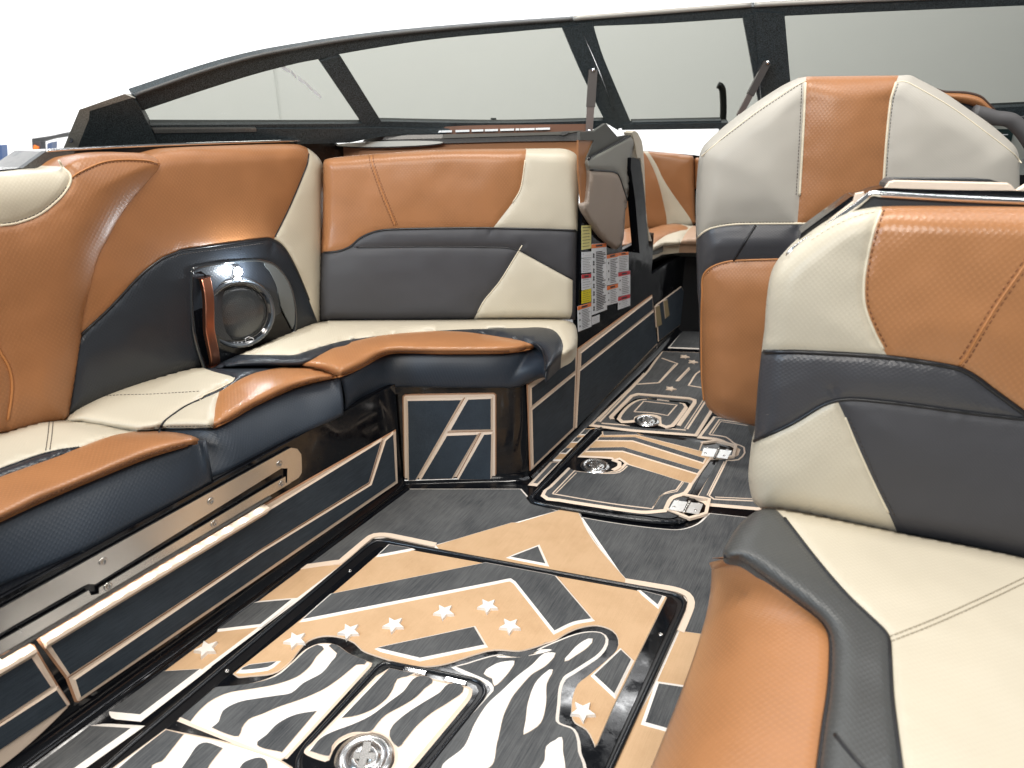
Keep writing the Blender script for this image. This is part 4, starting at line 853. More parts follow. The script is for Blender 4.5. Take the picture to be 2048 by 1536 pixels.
f4 = q('Y4', (1420, 760), (1340, 660), (1308, 590), (1292, 400), (1289, 0), 'Y7', (74, 1400), (74, 1330), (84, 1285), (122, 1245), (200, 1212), (300, 1198), (600, 1190), (1400, 1190), (2100, 1195))
f5 = q('Y7', (70, 560), (140, 500), (270, 392), (430, 272), (610, 150), (712, 95)); f6 = q('Y7', (1258, 108), (1300, 100), (1345, 112), (1600, 258), (1850, 440), (1985, 545), (2030, 600))
DS = Cushion(dr, DRV, O, [f1, f2, f3, f4], [('side_panel', GREY, S('Y7', (350, 700)), 'stone grey left shoulder panel'), ('centre_panel', TAN, S('Y7', (950, 500))), ('side_panel', GREY, S('Y7', (1500, 500)), 'stone grey right shoulder panel'), ('black_panel', CHARL, S('Y7', (350, 1100))), ('lower_panel', TAN, S('Y7', (300, 1350)))], r=.06, bulge=.05, puff=.03, depth=.14)
DS.piping(f1[1:-1], PIPEC, .0035); DS.piping(f2[1:-1], PIPEC, .0035); DS.piping(f3[1:-1], PIPEC, .003); DS.piping(f4[2:-1], PIPET, .003)
DS.piping(q('Y7', (402, 985), (340, 1080), (268, 1200)), PIPEB, .0035)
DS.piping(f5, PIPEC, .0022, -.0005); DS.piping(f6, PIPEC, .0022, -.0005)
DS.stitch(f1[1:-1], THR_D, (7,)); DS.stitch(f2[1:-1], THR_D, (-5,)); DS.stitch(q('Y7', (100, 1010), (160, 985), (300, 966), (650, 963)), THR_D, (0,)); DS.stitch(q('Y7', (95, 530), (270, 400), (430, 280), (690, 108)), THR_D, (0,)); DS.stitch(q('Y7', (95, 1290), (130, 1255), (205, 1222), (300, 1208), (560, 1200)), THR_T, (0,))
v, f = lathe(np.array([D0[0]+.35, D0[1]+.22, 0]), (0, 0, 1), [(.16, 0), (.16, .012), (.06, .03), (.05, .04), (.05, .42)], 32); mk('pedestal', v, f, ALU, dr, True)
cx_ = DRV.ex if DRV.ex[0] > 0 else -DRV.ex; sc_ = D0+np.array([0, 0, .27])-DRV.n*np.array([1, 1, 0])*.36+cx_*.40
v, f = boxmesh(sc_, cx_, np.cross([0, 0, 1], cx_), (0, 0, 1), .62, .5, .13); o = mk('seat', v, f, TAN, dr, True); m_ = o.modifiers.new('bev', 'BEVEL'); m_.width = .05; m_.segments = 5
# ------------------------------------------------------------------ starboard lounge: backrest and seat
rbk = thing('backrest_cushion', 'large foreground starboard backrest with cream corner, tan upper panel and charcoal lower half', 'backrest', STAR.at([(1800, 1060)])[0], 'bench backrests')
O = q('P', (1523, 1018, 1), (1506, 1002), (1497, 960), 'Y3', (257, 480), (270, 420), (278, 330), (290, 180), (305, 60), 'Z3', (925, 1450), (935, 1300), (950, 1220), (975, 1165), (1020, 1110), (1060, 1070), (1130, 1015), (1200, 968), (1270, 930), (1340, 908), (1430, 895), (1600, 892), (2050, 896), (2450, 905, 1), (2450, 2480, 1), 'Y3', (1210, 812, 1), (1000, 765), (770, 722), (500, 665), (380, 642))
g1 = q('Z3', (1440, 840), (1430, 910), (1400, 990), (1370, 1120), (1356, 1220), (1360, 1320), (1395, 1420), (1440, 1510), 'Y3', (744, 117))
g2 = q('Y3', (270, 92), (310, 93), (450, 94), (700, 108), (850, 126), (980, 150), (1040, 180), (1100, 225), (1210, 305), (1400, 440), (1800, 740))
g3 = q('Y3', (240, 425), (275, 402), (400, 345), (500, 285), (545, 266), (590, 258), (650, 259), (800, 275), (1000, 302), (1210, 326), (1420, 340), (1800, 370))
g4 = q('Y3', (545, 225, 1), (590, 320), (640, 440), (700, 570), (740, 650), (782, 745))
RB = Cushion(rbk, STAR, O, [g1, g2, g3, g4], [('cream_panel', CREAM, S('Z3', (1180, 1200))), ('tan_panel', TANG, S('Z3', (1700, 1150))), ('charcoal_panel', CHARL, S('Y3', (600, 190))), ('cream_panel', CREAM, S('Y3', (450, 480))), ('charcoal_panel', CHAR, S('Y3', (950, 550)))], r=.045, bulge=.045, puff=.012, depth=.10, wr=.003)
RB.piping(g2[1:-1], PIPEB, .0045, .001); RB.piping(g3[1:-1], PIPEB, .0035, .0008); RB.piping(g1[1:-1], PIPEC, .0025, 0); RB.piping(g4[1:-1], PIPEC, .002, 0)
RB.stitch(q('Z3', (1440, 905), (1412, 990), (1380, 1120), (1368, 1220), (1372, 1320), (1405, 1410), (1450, 1500)), THR_T, (-2,), .006, .004, .0012)
dg = q('Z3', (2110, 1060), (2048, 1150), (1930, 1320), (1800, 1536), 'Y3', (985, 140)); RB.piping(dg, PIPET, .002, 0); RB.stitch(dg, THR_T, (-7, 7), .006, .004, .0012)
RB.stitch(q('Y3', (600, 320), (655, 440), (715, 575), (765, 670)), THR_D, (-1,)); RB.stitch(q('Z3', (1130, 1035), (1200, 990), (1280, 950), (1350, 925), (1420, 912)), PIPEC, (0,))
rs = thing('seat_cushion', 'foreground starboard seat cushion, cream top edged in charcoal with a tan side bolster', 'seat cushion', TOP.at([(1800, 1300)])[0], 'bench seat cushions')
O = q('Y3', (170, 798), (190, 740), (225, 690), (265, 655), (310, 636), (380, 640), (500, 662), (770, 718), (1000, 762), (1210, 806), 'P', (2300, 1175, 1), (2300, 1800, 1), (1600, 1800, 1), 'Y3', (490, 1600, 1), (515, 1400), (535, 1260), (541, 1120), (530, 1060), (490, 1010), (400, 940), (300, 865), (230, 818))
k1 = q('Y3', (330, 620), (380, 670), (500, 825), (600, 940), (700, 1035), (738, 1080), (746, 1150), (755, 1300), (785, 1536), (820, 1800), 'P', (1830, 1830))
RS = Cushion(rs, TOP.off(.012), O, [k1], [('cream_panel', CREAM, (1900, 1300)), ('charcoal_panel', BLK, S('Y3', (620, 1200)))], r=.04, bulge=.03, puff=.006, depth=.012, wr=.003)
for p_ in RS.parts:
    if p_.name.startswith('charcoal_panel'): p_.data.materials[0] = leather('charcoal_gloss_vinyl', (.075, .077, .075), .34, .9, .0105, .0085, .35, .35)
RS.piping(k1[1:-1], PIPEB, .003, 0)
RS.stitch(q('Y3', (742, 1082), (900, 1020), (1100, 930), (1230, 868)), THR_S, (-1, 9), .006, .002, .0011)
RS.piping(q('Y3', (555, 1420), (620, 1500), (680, 1560)), PIPEB, .0025, 0)
tb = q('Y3', (168, 806), (230, 818), (300, 865), (400, 940), (490, 1010), (530, 1060), (541, 1120), (535, 1260), (515, 1400), (490, 1600))
T = TOP.off(.010).at(sm(tb, False, 6)); B = zpl(.27).at(sm(q('P', (1462, 1117), (1452, 1122), (1442, 1140), (1428, 1175), (1410, 1240), (1385, 1320), (1352, 1410), (1308, 1520), (1250, 1660)), False, 6))
loft('tan_bolster', T, B, .035, TANG, rs, n=70, m=18, prof=lambda t: math.sin(math.pi*t)**.8)
pv, pf = tubemesh(resample(T, 80)+np.array([0, 0, .003]), .0035, 8); mk('piping', pv, pf, PIPEB, rs, True)
# black base under the starboard seat
sb_ = thing('bench_cabinet', 'dark cabinet under the foreground starboard seat beside the large hatch', 'bench cabinet', (.5, .8, 0))
Bq = zpl(.27).at(sm(q('P', (1475, 1117), (1452, 1142), (1438, 1175), (1420, 1240), (1395, 1320), (1362, 1410), (1318, 1520), (1260, 1660)), False, 30)); loop = [p*np.array([1, 1, 0]) for p in Bq]+[np.array([.9, .1, 0]), np.array([1.3, .7, 0]), np.array([.95, 1.0, 0])]
prism('base_moulding', loop, 0, .285, plain('satin_black_plastic', (.01, .013, .02), .35), sb_)
# ------------------------------------------------------------------ windshield
WN = [(-300, 1.45), (150, 1.85), (700, 2.5), (1185, 2.7), (1525, 2.72), (2300, 2.38)]
_pf = np.polyfit([a for a, _ in WN], [1/y for _, y in WN], 3)
def wy(u, v):
    y = 1/np.polyval(_pf, u); return y*(1-.00022*(262-v))
    for (a, ya), (b, yb) in zip(WN, WN[1:]):
        if u <= b or b == 2300: t = (u-a)/(b-a); y = 1/((1-t)/ya+t/yb); break
    return y*(1-.00022*(262-v))                       # the glass rakes back towards the cockpit
WS = Curved(wy)
def wat(pts, h=0., step=14): return WS.at(np.array(sm(pts, False, step))[:, :2], h)
ws = thing('windshield', 'wraparound tinted windshield in a black powder coated frame', 'windshield', WS.at([(1180, 262)])[0])
OUT = q('Z1', (790, 560), (1200, 418), (1500, 333), (1800, 275), (2048, 235), 'P', (780, 70), (880, 60), (1000, 50), (1145, 40), (1320, 27), (1505, 13), (1700, 4), (2048, -9), (2250, -16))
INN = q('Z1', (835, 647), (1200, 525), (1500, 432), (1750, 368), (1870, 345), 'P', (660, 112), (720, 101), (820, 85), (900, 75), (1000, 66), (1130, 55), (1320, 47), (1487, 36), (1570, 32), (1700, 26), (2048, 11), (2250, 3))
A, B = wat(OUT), wat(INN); ribbon('top_rail', A, B, .035, POWDER, ws, smooth=False)
# thin lighter lip along the top edge
LIPL = plain('light_lip_metal', (.42, .40, .36), .4, .3)
for seg, m_, r_ in ((OUT[:9], PLAST, .005), (q('P', (1148, 38), (1320, 25), (1502, 11)), LIPL, .008), (q('P', (1509, 11), (1700, 2), (2048, -11), (2250, -18)), LIPL, .008)):
    v, f = tubemesh(wat([(p[0], p[1]-1.5) for p in seg], .004), r_, 6); mk('top_lip', v, f, m_, ws, True)
def wquad(name, pa, pb, mat=POWDER, t=.03, h=0.): return ribbon(name, wat(pa, h), wat(pb, h), t, mat, ws)
wquad('mullion', q('P', (640, 122), (726, 250)), q('P', (681, 112), (764, 245)), h=.004)
wquad('mullion', q('P', (1125, 56), (1165, 150), (1212, 246)), q('P', (1158, 50), (1205, 160), (1238, 262)), h=.006)
wquad('mullion', q('P', (1156, 46), (1203, 150), (1236, 258)), q('P', (1186, 44), (1190, 62), (1208, 118), (1264, 250)), h=.004)
wquad('mullion', q('P', (1486, 36), (1500, 110), (1512, 175), (1524, 240)), q('P', (1509, 28), (1524, 240)), h=.004)
wquad('mullion', q('P', (1507, 24), (1530, 270)), q('P', (1569, 27), (1590, 270)), h=.007)
wquad('bottom_rail', q('Z1', (870, 733), (2048, 724), 'P', (726, 247), (764, 243), (1000, 246), (1212, 241)), q('Z1', (900, 765), (1500, 760), (2048, 757), 'P', (740, 261), (1000, 262), (1212, 258)), h=.004)
wquad('sill', q('Z1', (895, 758), (2048, 752), 'P', (740, 256), (1000, 258), (1212, 256)), q('Z1', (925, 865), (2048, 835), 'P', (740, 275), (900, 268), (1000, 265)), h=.012)
wquad('sill_step', q('Z1', (895, 757), (1500, 752)), q('Z1', (905, 780), (1500, 772)), ALU, .02, .016)
wquad('bottom_rail', q('A2', (670, 285), (1810, 262)), q('A2', (675, 305), (1810, 290)), h=.004); wquad('bottom_rail', q('A2', (560, 310), (1900, 292)), q('A2', (540, 385), (1820, 368)), h=.010)
wquad('bottom_rail', q('P', (1580, 232), (2250, 205)), q('P', (1580, 262), (2250, 240)), h=.004)
def pane(*pts):
    px = clean(sm(sharp(q('P', *pts)), True, 30)); n = len(px); a = np.array(px); lo, hi = a.min(0), a.max(0)
    g = np.array([(x, y) for x in np.arange(lo[0], hi[0], 34) for y in np.arange(lo[1], hi[1], 34)]); g = g[inside(g, px)]; z = np.zeros((len(g), 1)); A3 = np.hstack([a, np.zeros((n, 1))]); g = g[ptseg(np.hstack([g, z]), A3, np.roll(A3, -1, 0)) > 8]
    ov, _, of, _, _, _ = delaunay_2d_cdt([Vector(p) for p in list(px)+[tuple(p) for p in g]], [(i, (i+1) % n) for i in range(n)], [], 0, 1e-4, True)
    P = np.array([(p[0], p[1]) for p in ov]); cen = np.array([P[list(f)].mean(0) for f in of]); k = inside(cen, px); mk('pane', WS.at(P, -.012), [f for f, o in zip(of, k) if o], GLASS, ws, True)
pane((270, 215), (400, 172), (513, 140), (598, 120), (655, 112), (735, 255), (300, 255)); pane((670, 108), (800, 80), (900, 66), (1140, 46), (1225, 250), (1000, 254), (755, 250))
pane((1180, 48), (1495, 30), (1530, 248), (1255, 250)); pane((1560, 26), (2260, 0), (2260, 215), (1580, 245))
# row of pale slanted strokes on the first pane (unreadable in the photograph)
for a, b in (((1650, 405), (1700, 430)), ((1705, 432), (1735, 465)), ((1745, 470), (1790, 500)), ((1795, 505), (1830, 540)), ((1835, 545), (1880, 580))):
    pa, pb = q('Z1', a, b); A, B = WS.at([pa, pb], .002); n_ = np.array([0, 0, .013]); mk('pane_stroke', [A, B, B+n_*.7, A+n_], [(0, 1, 2, 3)], PAPER, ws)
# end casting at the port end
ec = thing('windshield_end_cap', 'angular black casting closing the port end of the windshield frame', 'end cap', WS.at(q('Z1', (600, 850)))[0])
def wp_(name, mat, pts, h, t=.06, root=ec):
    px = sharp(q('Z1', *pts)); o3 = WS.at(np.array(px)[:, :2], h); c = Plane(o3[0], np.cross(o3[1]-o3[0], o3[2]-o3[0]) if np.cross(o3[1]-o3[0], o3[2]-o3[0]).dot(O3-o3[0]) > 0 else -np.cross(o3[1]-o3[0], o3[2]-o3[0])); n = len(px)
    back = o3+np.array([-.02, t, 0]); v = np.concatenate([o3, back]); tri = tessellate_polygon([[Vector((a[0], -a[1], 0)) for a in px]])
    return mk(name, v, [tuple(x) for x in tri]+[tuple(n+i for i in x)[::-1] for x in tri]+[(i, (i+1) % n, n+(i+1) % n, n+i) for i in range(n)], mat, root)
wp_('side_plate', POWDER, ((525, 650), (775, 568), (800, 600), (835, 660), (905, 800), (935, 868), (455, 868)), .022)
FAC = plain('pale_grey_casting', (.26, .25, .22), .45, speck=.3, scale=500)  # paler speckled grey for the front and top facets
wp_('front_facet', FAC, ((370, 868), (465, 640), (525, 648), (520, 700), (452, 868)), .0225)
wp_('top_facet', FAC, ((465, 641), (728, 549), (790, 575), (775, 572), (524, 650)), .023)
p = WS.at(q('Z1', (418, 820)), .022)[0]; v, f = lathe(p+np.array([0, -.002, 0]), (0, -1, 0), [(.006, 0), (.006, .003), (.003, .003), (.003, .001), (.001, .001)], 14); mk('bolt', v, f, INK, ec, True)
# struts that prop the walk-through pane
def strut(label, a, b, w, h0=.03, mat=ALU):
    A, B = WS.at([a], h0)[0], WS.at([b], h0+.10)[0]; t = thing('windshield_strut', label, 'strut', B, 'windshield struts')
    d = B-A; L = np.linalg.norm(d); s = np.cross(d, [0, 1, 0]); v, f = boxmesh(A+d*.30, d, s, np.cross(d, s), L*.6, w*1.5, .014); mk('arm', v, f, plain('dark_strut_metal', (.09, .08, .075), .35, .5), t)
    v, f = boxmesh(A+d*.78, d, s, np.cross(d, s), L*.44, w*1.25, .010); mk('arm', v, f, plain('bronze_grey_metal', (.16, .13, .12), .35, .6), t)
    for p_ in (A, B): v, f = lathe(p_+np.array([0, -.008, 0]), (0, -1, 0), [(.007, 0), (.007, .004), (.001, .005)], 14); mk('pivot', v, f, CHROME, t, True)
strut('grey prop strut at the left edge of the centre windshield pane', S('P', (1186, 140)), S('P', (1178, 262)), .020)
strut('grey prop strut slanting down beside the driver seat top', S('P', (1534, 125)), S('P', (1478, 232)), .016)
# bent black tube and stub seen through the glass
tp = Plane((0, 3.2, 0), (0, -1, 0)); pole = thing('tow_pylon', 'bent black tube standing beyond the centre windshield pane', 'tube', tp.at([(1446, 290)])[0])
v, f = tubemesh(tp.at(sm(q('A2', (1800, 560), (1830, 240), (1835, 60), 'P', (1445, 180), (1441, 172), (1436, 170)), False, 5)), .014, 10); mk('tube', v, f, plain('black_tube_paint', (.015, .02, .02), .4), pole, True)
st = thing('bow_light_stub', 'tiny dark post seen through the port windshield pane', 'post', tp.at([(987, 255)])[0]); A, B = tp.at([(987, 236), (987, 262)]); v, f = tubemesh([A, B], .012, 8); mk('post', v, f, POWDER, st)
# ------------------------------------------------------------------ port gunwale under the windshield
gw = thing('gunwale', 'glossy black gunwale strip running under the port windshield', 'gunwale', PORT.at([(200, 310)])[0])
GP = PORT.off(-.06)
def gq(name, pts, mat, t, h=0.): return plate(name, GP, sharp(q(*pts)), mat, gw, t, h)
gq('gunwale_moulding', ('P', (-200, 356), (45, 336), (92, 303), (150, 300), (320, 292), (660, 280), (700, 300), (700, 345), (600, 345), (300, 345), (-200, 390)), GEL, .14)
gq('top_trim', ('Z1', (130, 985), (270, 884), (440, 886), (375, 975)), PLAST, .02, .006)
A, B = GP.at(sm(q('P', (-150, 362), (44, 338), (120, 336)), False, 10), .01), GP.at(sm(q('P', (-150, 368), (44, 345), (120, 341)), False, 10), .01); ribbon('trim_strip', A, B, .01, CHROME, gw)
v, f = tubemesh(GP.at(sm(q('P', (92, 302), (150, 298), (320, 290), (660, 279)), False, 10), .004), .004, 6); mk('gunwale_edge', v, f, CHROME, gw, True)
# ------------------------------------------------------------------ console top behind the forward backrest
CT = Plane((0, 2.44, 0), (.05, -1, .1)); ct = thing('console', 'console top behind the forward backrest, tan dash pad under a dark shelf with silver strip', 'console', CT.at([(1000, 300)])[0])
def cp(name, pts, mat, t, h, bev=0.): return plate(name, CT, pts, mat, ct, t, h, 10)
cp('end_wall', sharp(q('A4', (1700, 290), (1850, 290), (1850, 700), (1700, 700))), TAN, .09, -.02)
cp('dash_pad', q('A4', (0, 475, 1), (75, 400), (125, 385), (820, 362), (1300, 352), (1850, 343), (1862, 350, 1), (1858, 380), (1815, 425), (1800, 520), (1800, 700, 1), (0, 700, 1)), TAN, .10, 0)
cp('shelf', sharp(q('A4', (285, 352), (330, 322), (600, 305), (1680, 300), (1730, 285), (1862, 283), (1950, 340), (1862, 345), (1300, 352), (820, 365))), PLAST, .08, .012)
cp('silver_strip', sharp(q('A4', (425, 340), (445, 318), (620, 308), (840, 303), (835, 330))), STEEL, .05, .018)
cp('dark_strip', sharp(q('A4', (835, 330), (842, 303), (1500, 290), (1810, 275), (1640, 305), (1500, 308))), plain('olive_grey_plastic', (.12, .115, .10), .35), .05, .018)
cp('bracket', sharp(q('A4', (380, 342), (405, 322), (435, 320), (420, 341))), PLAST, .03, .022); cp('bracket', sharp(q('A4', (1635, 305), (1650, 288), (1700, 283), (1690, 300), (1660, 310))), PLAST, .03, .022)
CT2 = CT.off(-.035)
def cp2(name, pts, mat, t, h): return plate(name, CT2, pts, mat, ct, t, h, 10)
cp2('brow_pad', q('A4', (620, 305, 1), (740, 262), (900, 248), (1100, 240), (1400, 236), (1820, 232, 1), (1830, 290, 1), (700, 310, 1)), plain('dark_brown_vinyl', (.16, .075, .045), .4, bump=.2), .06, 0)
cp2('brow_end', q('A4', (600, 310, 1), (680, 276), (740, 262, 1), (720, 300, 1)), ALU, .05, .006)
for k, (a, b) in enumerate(((730, 830), (832, 900), (925, 1020), (1035, 1115), (1125, 1215), (1230, 1325), (1335, 1360), (1365, 1465), (1472, 1570))):
    ya, yb = 288-(a-730)*.027, 288-(b-730)*.027; cp2('lamp_glint', sharp(q('A4', (a, ya-9), (b, yb-9), (b, yb+5), (a, ya+5))), plain('white_glint_%d' % k, (.85, .86, .86), .25), .02, .012)  # bright reflections of lamps built as small white plates
disc = thing('table_lid', 'slim oval white lid lying on the dash pad at the port corner', 'lid', CT.at([(780, 292)])[0])
dl = [(640+(475+365*math.cos(t))/3.413, 180+(366+(17 if math.sin(t) < 0 else 20)*math.sin(t)-.024*365*math.cos(t))/3.413) for t in np.linspace(0, 2*math.pi, 48)[:-1]]
plate('lid_face', CT, dl, plain('satin_white_plastic', (.55, .55, .5), .3), disc, .03, .03)
dl2 = [(a[0], a[1]+2.2) for a in dl]; plate('lid_edge', CT, dl2, PLAST, disc, .03, .024)
# ------------------------------------------------------------------ console side: grey panels, frame post, warning labels
cs = thing('console_side_panel', 'grey mesh vinyl console side panel with piping above the warning labels', 'panel', AISLE.at([(1220, 400)])[0])
AC = AISLE.off(.014)
O = q('A2', (100, 740), (200, 690), (640, 460), (690, 500), (700, 560), (665, 700), (655, 900), (640, 1080), (605, 1290), (590, 1400), 'Y5', (625, 20), (600, 400), (560, 480), (530, 505), (500, 490), (380, 390), (270, 240), (190, 110), (175, 40), 'A2', (75, 1300), (100, 1100), (105, 930), (85, 800))
sp1 = q('A2', (60, 905), (130, 895), (300, 905), (430, 918), (480, 940), (520, 1020), (605, 1285), (640, 1400))
CSP = Cushion(cs, AC, O, [sp1], [('upper_panel', DGREY, S('A2', (400, 750))), ('lower_panel', leather('taupe_mesh_vinyl', (.33, .265, .215), .6, .6, .005, .005, .3), S('A2', (300, 1200)))], r=.015, bulge=.008, puff=.0, depth=.012, grid=8, wr=.001)
CSP.piping(sp1[1:-1], PIPEB, .003); CSP.piping(q('A2', (110, 760), (130, 730), (200, 690), (640, 460)), PIPEB, .004, .002)
plate('upper_shell', AISLE, sharp(q('A2', (0, 410), (180, 400), (330, 300), (480, 470), (610, 450), (660, 480), (110, 760), (80, 760), (180, 520), (0, 510))), plain('dark_grey_shell', (.10, .10, .09), .55, bump=.2, scale=900), cs, .01, .012)
plate('tan_return', AISLE, sharp(q('A2', (-20, 515), (165, 515), (150, 640), (80, 760), (100, 1100), (60, 1290), (30, 1400), (-20, 900))), TAN, cs, .006, .008)
fp = thing('door_post', 'slim black post standing at the walkway edge of the console', 'post', AISLE.at([(1290, 560)])[0])
FPp = AISLE.off(.035)
plate('post', FPp, q('A2', (655, 740, 1), (680, 735), (760, 760), (775, 800), (830, 1250), (850, 1536, 1), 'Y5', (865, 540, 1), (765, 545, 1), (720, 0, 1), 'A2', (650, 880, 1)), GELW, fp, .03, 0)
plate('post_pad', AISLE.off(.02), q('A2', (660, 420), (700, 395), (740, 420), (790, 520), (815, 700), (830, 1000), (845, 1536, 1), 'Y5', (890, 420, 1), (860, 420, 1), 'A2', (790, 800), (770, 740), (735, 745), (710, 600), (690, 500)), CREAM, fp, .03, 0)
LB = AISLE.off(.004)
def label(desc, corners, head=None, hh=.12, body=PAPER, rows=6, pict=False, grp='safety labels on the console wall'):
    """corners: TL, TR, BR, BL in zoom coordinates"""
    c = np.array(q('Y5', *corners))[:, :2]; t = thing('safety_label', desc, 'label', LB.at([c.mean(0)])[0], grp)
    def bi(s, r): return tuple((c[0]*(1-s)+c[1]*s)*(1-r)+(c[3]*(1-s)+c[2]*s)*r)
    def quad(name, s0, s1, r0, r1, mat, h): return plate(name, LB, sharp([bi(s0, r0), bi(s1, r0), bi(s1, r1), bi(s0, r1)]), mat, t, .001, h)
    quad('paper', 0, 1, 0, 1, body, .001)
    if head: quad('header', .01, .99, .005, hh, head, .0018); quad('header_print', .3, .72, hh*.3, hh*.72, INK, .0024)
    v, f = [], []; r = (hh if head else 0)+.05; step = (.97-r)/rows; random.seed(len(desc)); x0 = .30 if pict else .08; prt = []
    for k in range(rows):
        x1 = random.uniform(.7, .95)
        P4 = LB.at([bi(x0, r+step*(k+.2)), bi(x1, r+step*(k+.2)), bi(x1, r+step*(k+.2)+min(.018, step*.45)), bi(x0, r+step*(k+.2)+min(.018, step*.45))], .0022); n = len(v); v += list(P4); f.append((n, n+1, n+2, n+3))
    mk('print', v, f, INK, t)
    if pict:
        for k in range(max(1, rows//4)):
            rr = r+(.97-r)*(k+.3)/max(1, rows//4); P = [bi(.10, rr), bi(.15, rr-.012), bi(.20, rr+.005), bi(.17, rr+.03), bi(.22, rr+.055), bi(.08, rr+.05), bi(.13, rr+.025)]; plate('pictogram', LB, sharp(P), INK, t, .0005, .0022)
    return t
label('pale yellow label at the top left of the label cluster', ((172, 262), (268, 258), (268, 495), (172, 512)), None, .5, PALEY, 7)
label('small white label with a tiny black emblem below the pale yellow one', ((172, 534), (270, 528), (270, 590), (172, 592)), None, .1, PAPER, 2, True)
label('plain white text label third down in the left column', ((172, 600), (270, 594), (270, 740), (172, 750)), None, .1, PAPER, 8)
label('white label with a red orange heading above the bright yellow label', ((172, 765), (270, 755), (270, 905), (172, 925)), RED, .26, PAPER, 4)
label('bright yellow label with black print in the left column', ((172, 932), (268, 907), (268, 1040), (172, 1062)), None, .1, YEL, 6)
label('white label with orange heading at the bottom left of the cluster', ((130, 1090), (270, 1050), (272, 1295), (135, 1350)), ORANGE, .15, PAPER, 12, True)
label('tall narrow white label with an orange heading in the second column', ((272, 452), (425, 438), (430, 1122), (275, 1180)), ORANGE, .06, PAPER, 34, True)
label('small white label under the tall narrow one', ((278, 1200), (355, 1172), (355, 1248), (278, 1280)), None, .1, PAPER, 4)
label('white label with orange heading at the top of the third column', ((430, 565), (545, 540), (545, 850), (432, 875)), ORANGE, .12, PAPER, 14, True)
label('white text label with orange heading at the top right of the cluster', ((547, 540), (652, 530), (652, 722), (547, 738)), ORANGE, .16, PAPER, 9)
label('white label with orange heading at the bottom of the third column', ((432, 885), (545, 855), (545, 1050), (432, 1080)), ORANGE, .2, PAPER, 8, True)
label('white label with a dark red heading and two black pictograms', ((547, 745), (668, 722), (668, 962), (547, 988)), RED, .16, PAPER, 10, True)
label('lowest right label, white with a dark red heading', ((545, 998), (668, 965), (668, 1080), (543, 1126)), RED, .3, PAPER, 4, True)
# ------------------------------------------------------------------ speaker, grab handle and cup light on the port backrest
SPK = PORT.off(.052)
sc0 = SPK.at(q('Y6', (760, 900)))[0]
pod = thing('speaker', 'round black speaker with glossy ring and shield badge set in the port backrest', 'speaker', sc0)
HOUSP = SPK; HO = q('Y6', (150, 400), (220, 350), (500, 300), (900, 260), (1060, 270), (1200, 320), (1330, 450), (1420, 620), (1465, 800), (1480, 1000), (1450, 1200), (1300, 1500), (900, 1800), (450, 1900), (300, 1600), (190, 1250), (145, 850)); plate('housing', SPK, HO, GEL, pod, .03, 0)
plate('housing_pad', SPK, q('Y6', (1080, 290), (1200, 330), (1330, 460), (1415, 630), (1460, 820), (1470, 1000), (1440, 1140), (1400, 1060), (1300, 860), (1240, 600), (1150, 400)), leather('grey_pod_vinyl', (.14, .15, .15), .4, .9, .006, .006, .5, .4), pod, .004, .006)
def pring(c, r0, r1, h0, h1, name, mat, sides=56, prof=None):
    v, f = lathe(c, SPK.n, prof or [(r1, h0), (r1*.985, h1), (r0*1.03, h1), (r0, h0)], sides); f = f[:-1] if prof is None else f; return mk(name, v, f, mat, pod, True)
v, f = tubemesh(HOUSP.at(sm(HO, True, 6), .003), .005, 8, True); mk('housing_rim', v, f, plain('gloss_rim', (.02, .024, .028), .1, coat=1), pod, True)
tc_ = np.array([-sc0[0], -sc0[1], 0]); tc_ /= np.linalg.norm(tc_); SPF = Plane(sc0+SPK.n*.012, SPK.n*.45+tc_*.55)
sc1 = SPF.at(q('Y6', (755, 935)))[0]; Rr = np.linalg.norm(SPF.at(q('Y6', (755, 595)))[0]-sc1)*1.06; HOUS = SPK; SPK = SPF
pring(sc1, Rr*1.0, Rr*1.26, .0, .016, 'ring', plain('piano_black', (.01, .011, .013), .06, coat=1), prof=[(Rr*1.30, -.05), (Rr*1.27, .004), (Rr*1.2, .014), (Rr*1.06, .012), (Rr*.99, -.002), (.001, -.004)])
pring(sc1, Rr*1.08, Rr*1.22, .013, .018, 'ring_trim', plain('smoked_lens', (.06, .07, .08), .12, coat=1))
pring(sc1, 0, 0, 0, 0, 'grille', plain('speaker_mesh', (.022, .025, .027), .28, .0, speck=.5, scale=500, bump=.5, coat=.7), prof=[(Rr*.99, -.004), (Rr*.97, .004), (Rr*.8, .010), (Rr*.5, .013), (Rr*.2, .0145), (.001, .015)])
pring(sc1, Rr*.985, Rr*1.02, .002, .006, 'grille_rim', ALU)
# mesh holes of the grille as a fine raised dot pattern
vv, ff = [], []
for i in range(-15, 16):
    for j in range(-17, 18):
        a = i*.0062+(j % 2)*.0031; b = j*.0054
        if a*a+b*b > (Rr*.93)**2: continue
        rr = math.hypot(a, b)/Rr; c = sc1+SPK.ex*a+SPK.ey*b+SPK.n*(.0153-.011*rr**2.2); n = len(vv)
        vv += [c+SPK.ex*.0017, c+SPK.ey*.0017, c-SPK.ex*.0017, c-SPK.ey*.0017, c+SPK.n*.0008]; ff += [(n, n+1, n+4), (n+1, n+2, n+4), (n+2, n+3, n+4), (n+3, n, n+4)]
mk('grille_mesh', vv, ff, plain('mesh_dots', (.06, .065, .065), .3, .3), pod)
BD = SPF.off(.012)
sh_ = [(835, 1262), (880, 1238), (940, 1262), (948, 1310), (925, 1345), (875, 1360), (845, 1310)]
v, f = tubemesh(BD.at(q('Y6', *sh_)), .0012, 5, True); mk('badge', v, f, PAPER, pod); v, f = boxmesh(BD.at(q('Y6', (893, 1298)))[0], SPK.ex, SPK.ey, SPK.n, .016, .003, .001); mk('badge_bar', v, f, PAPER, pod)
SPK = HOUS
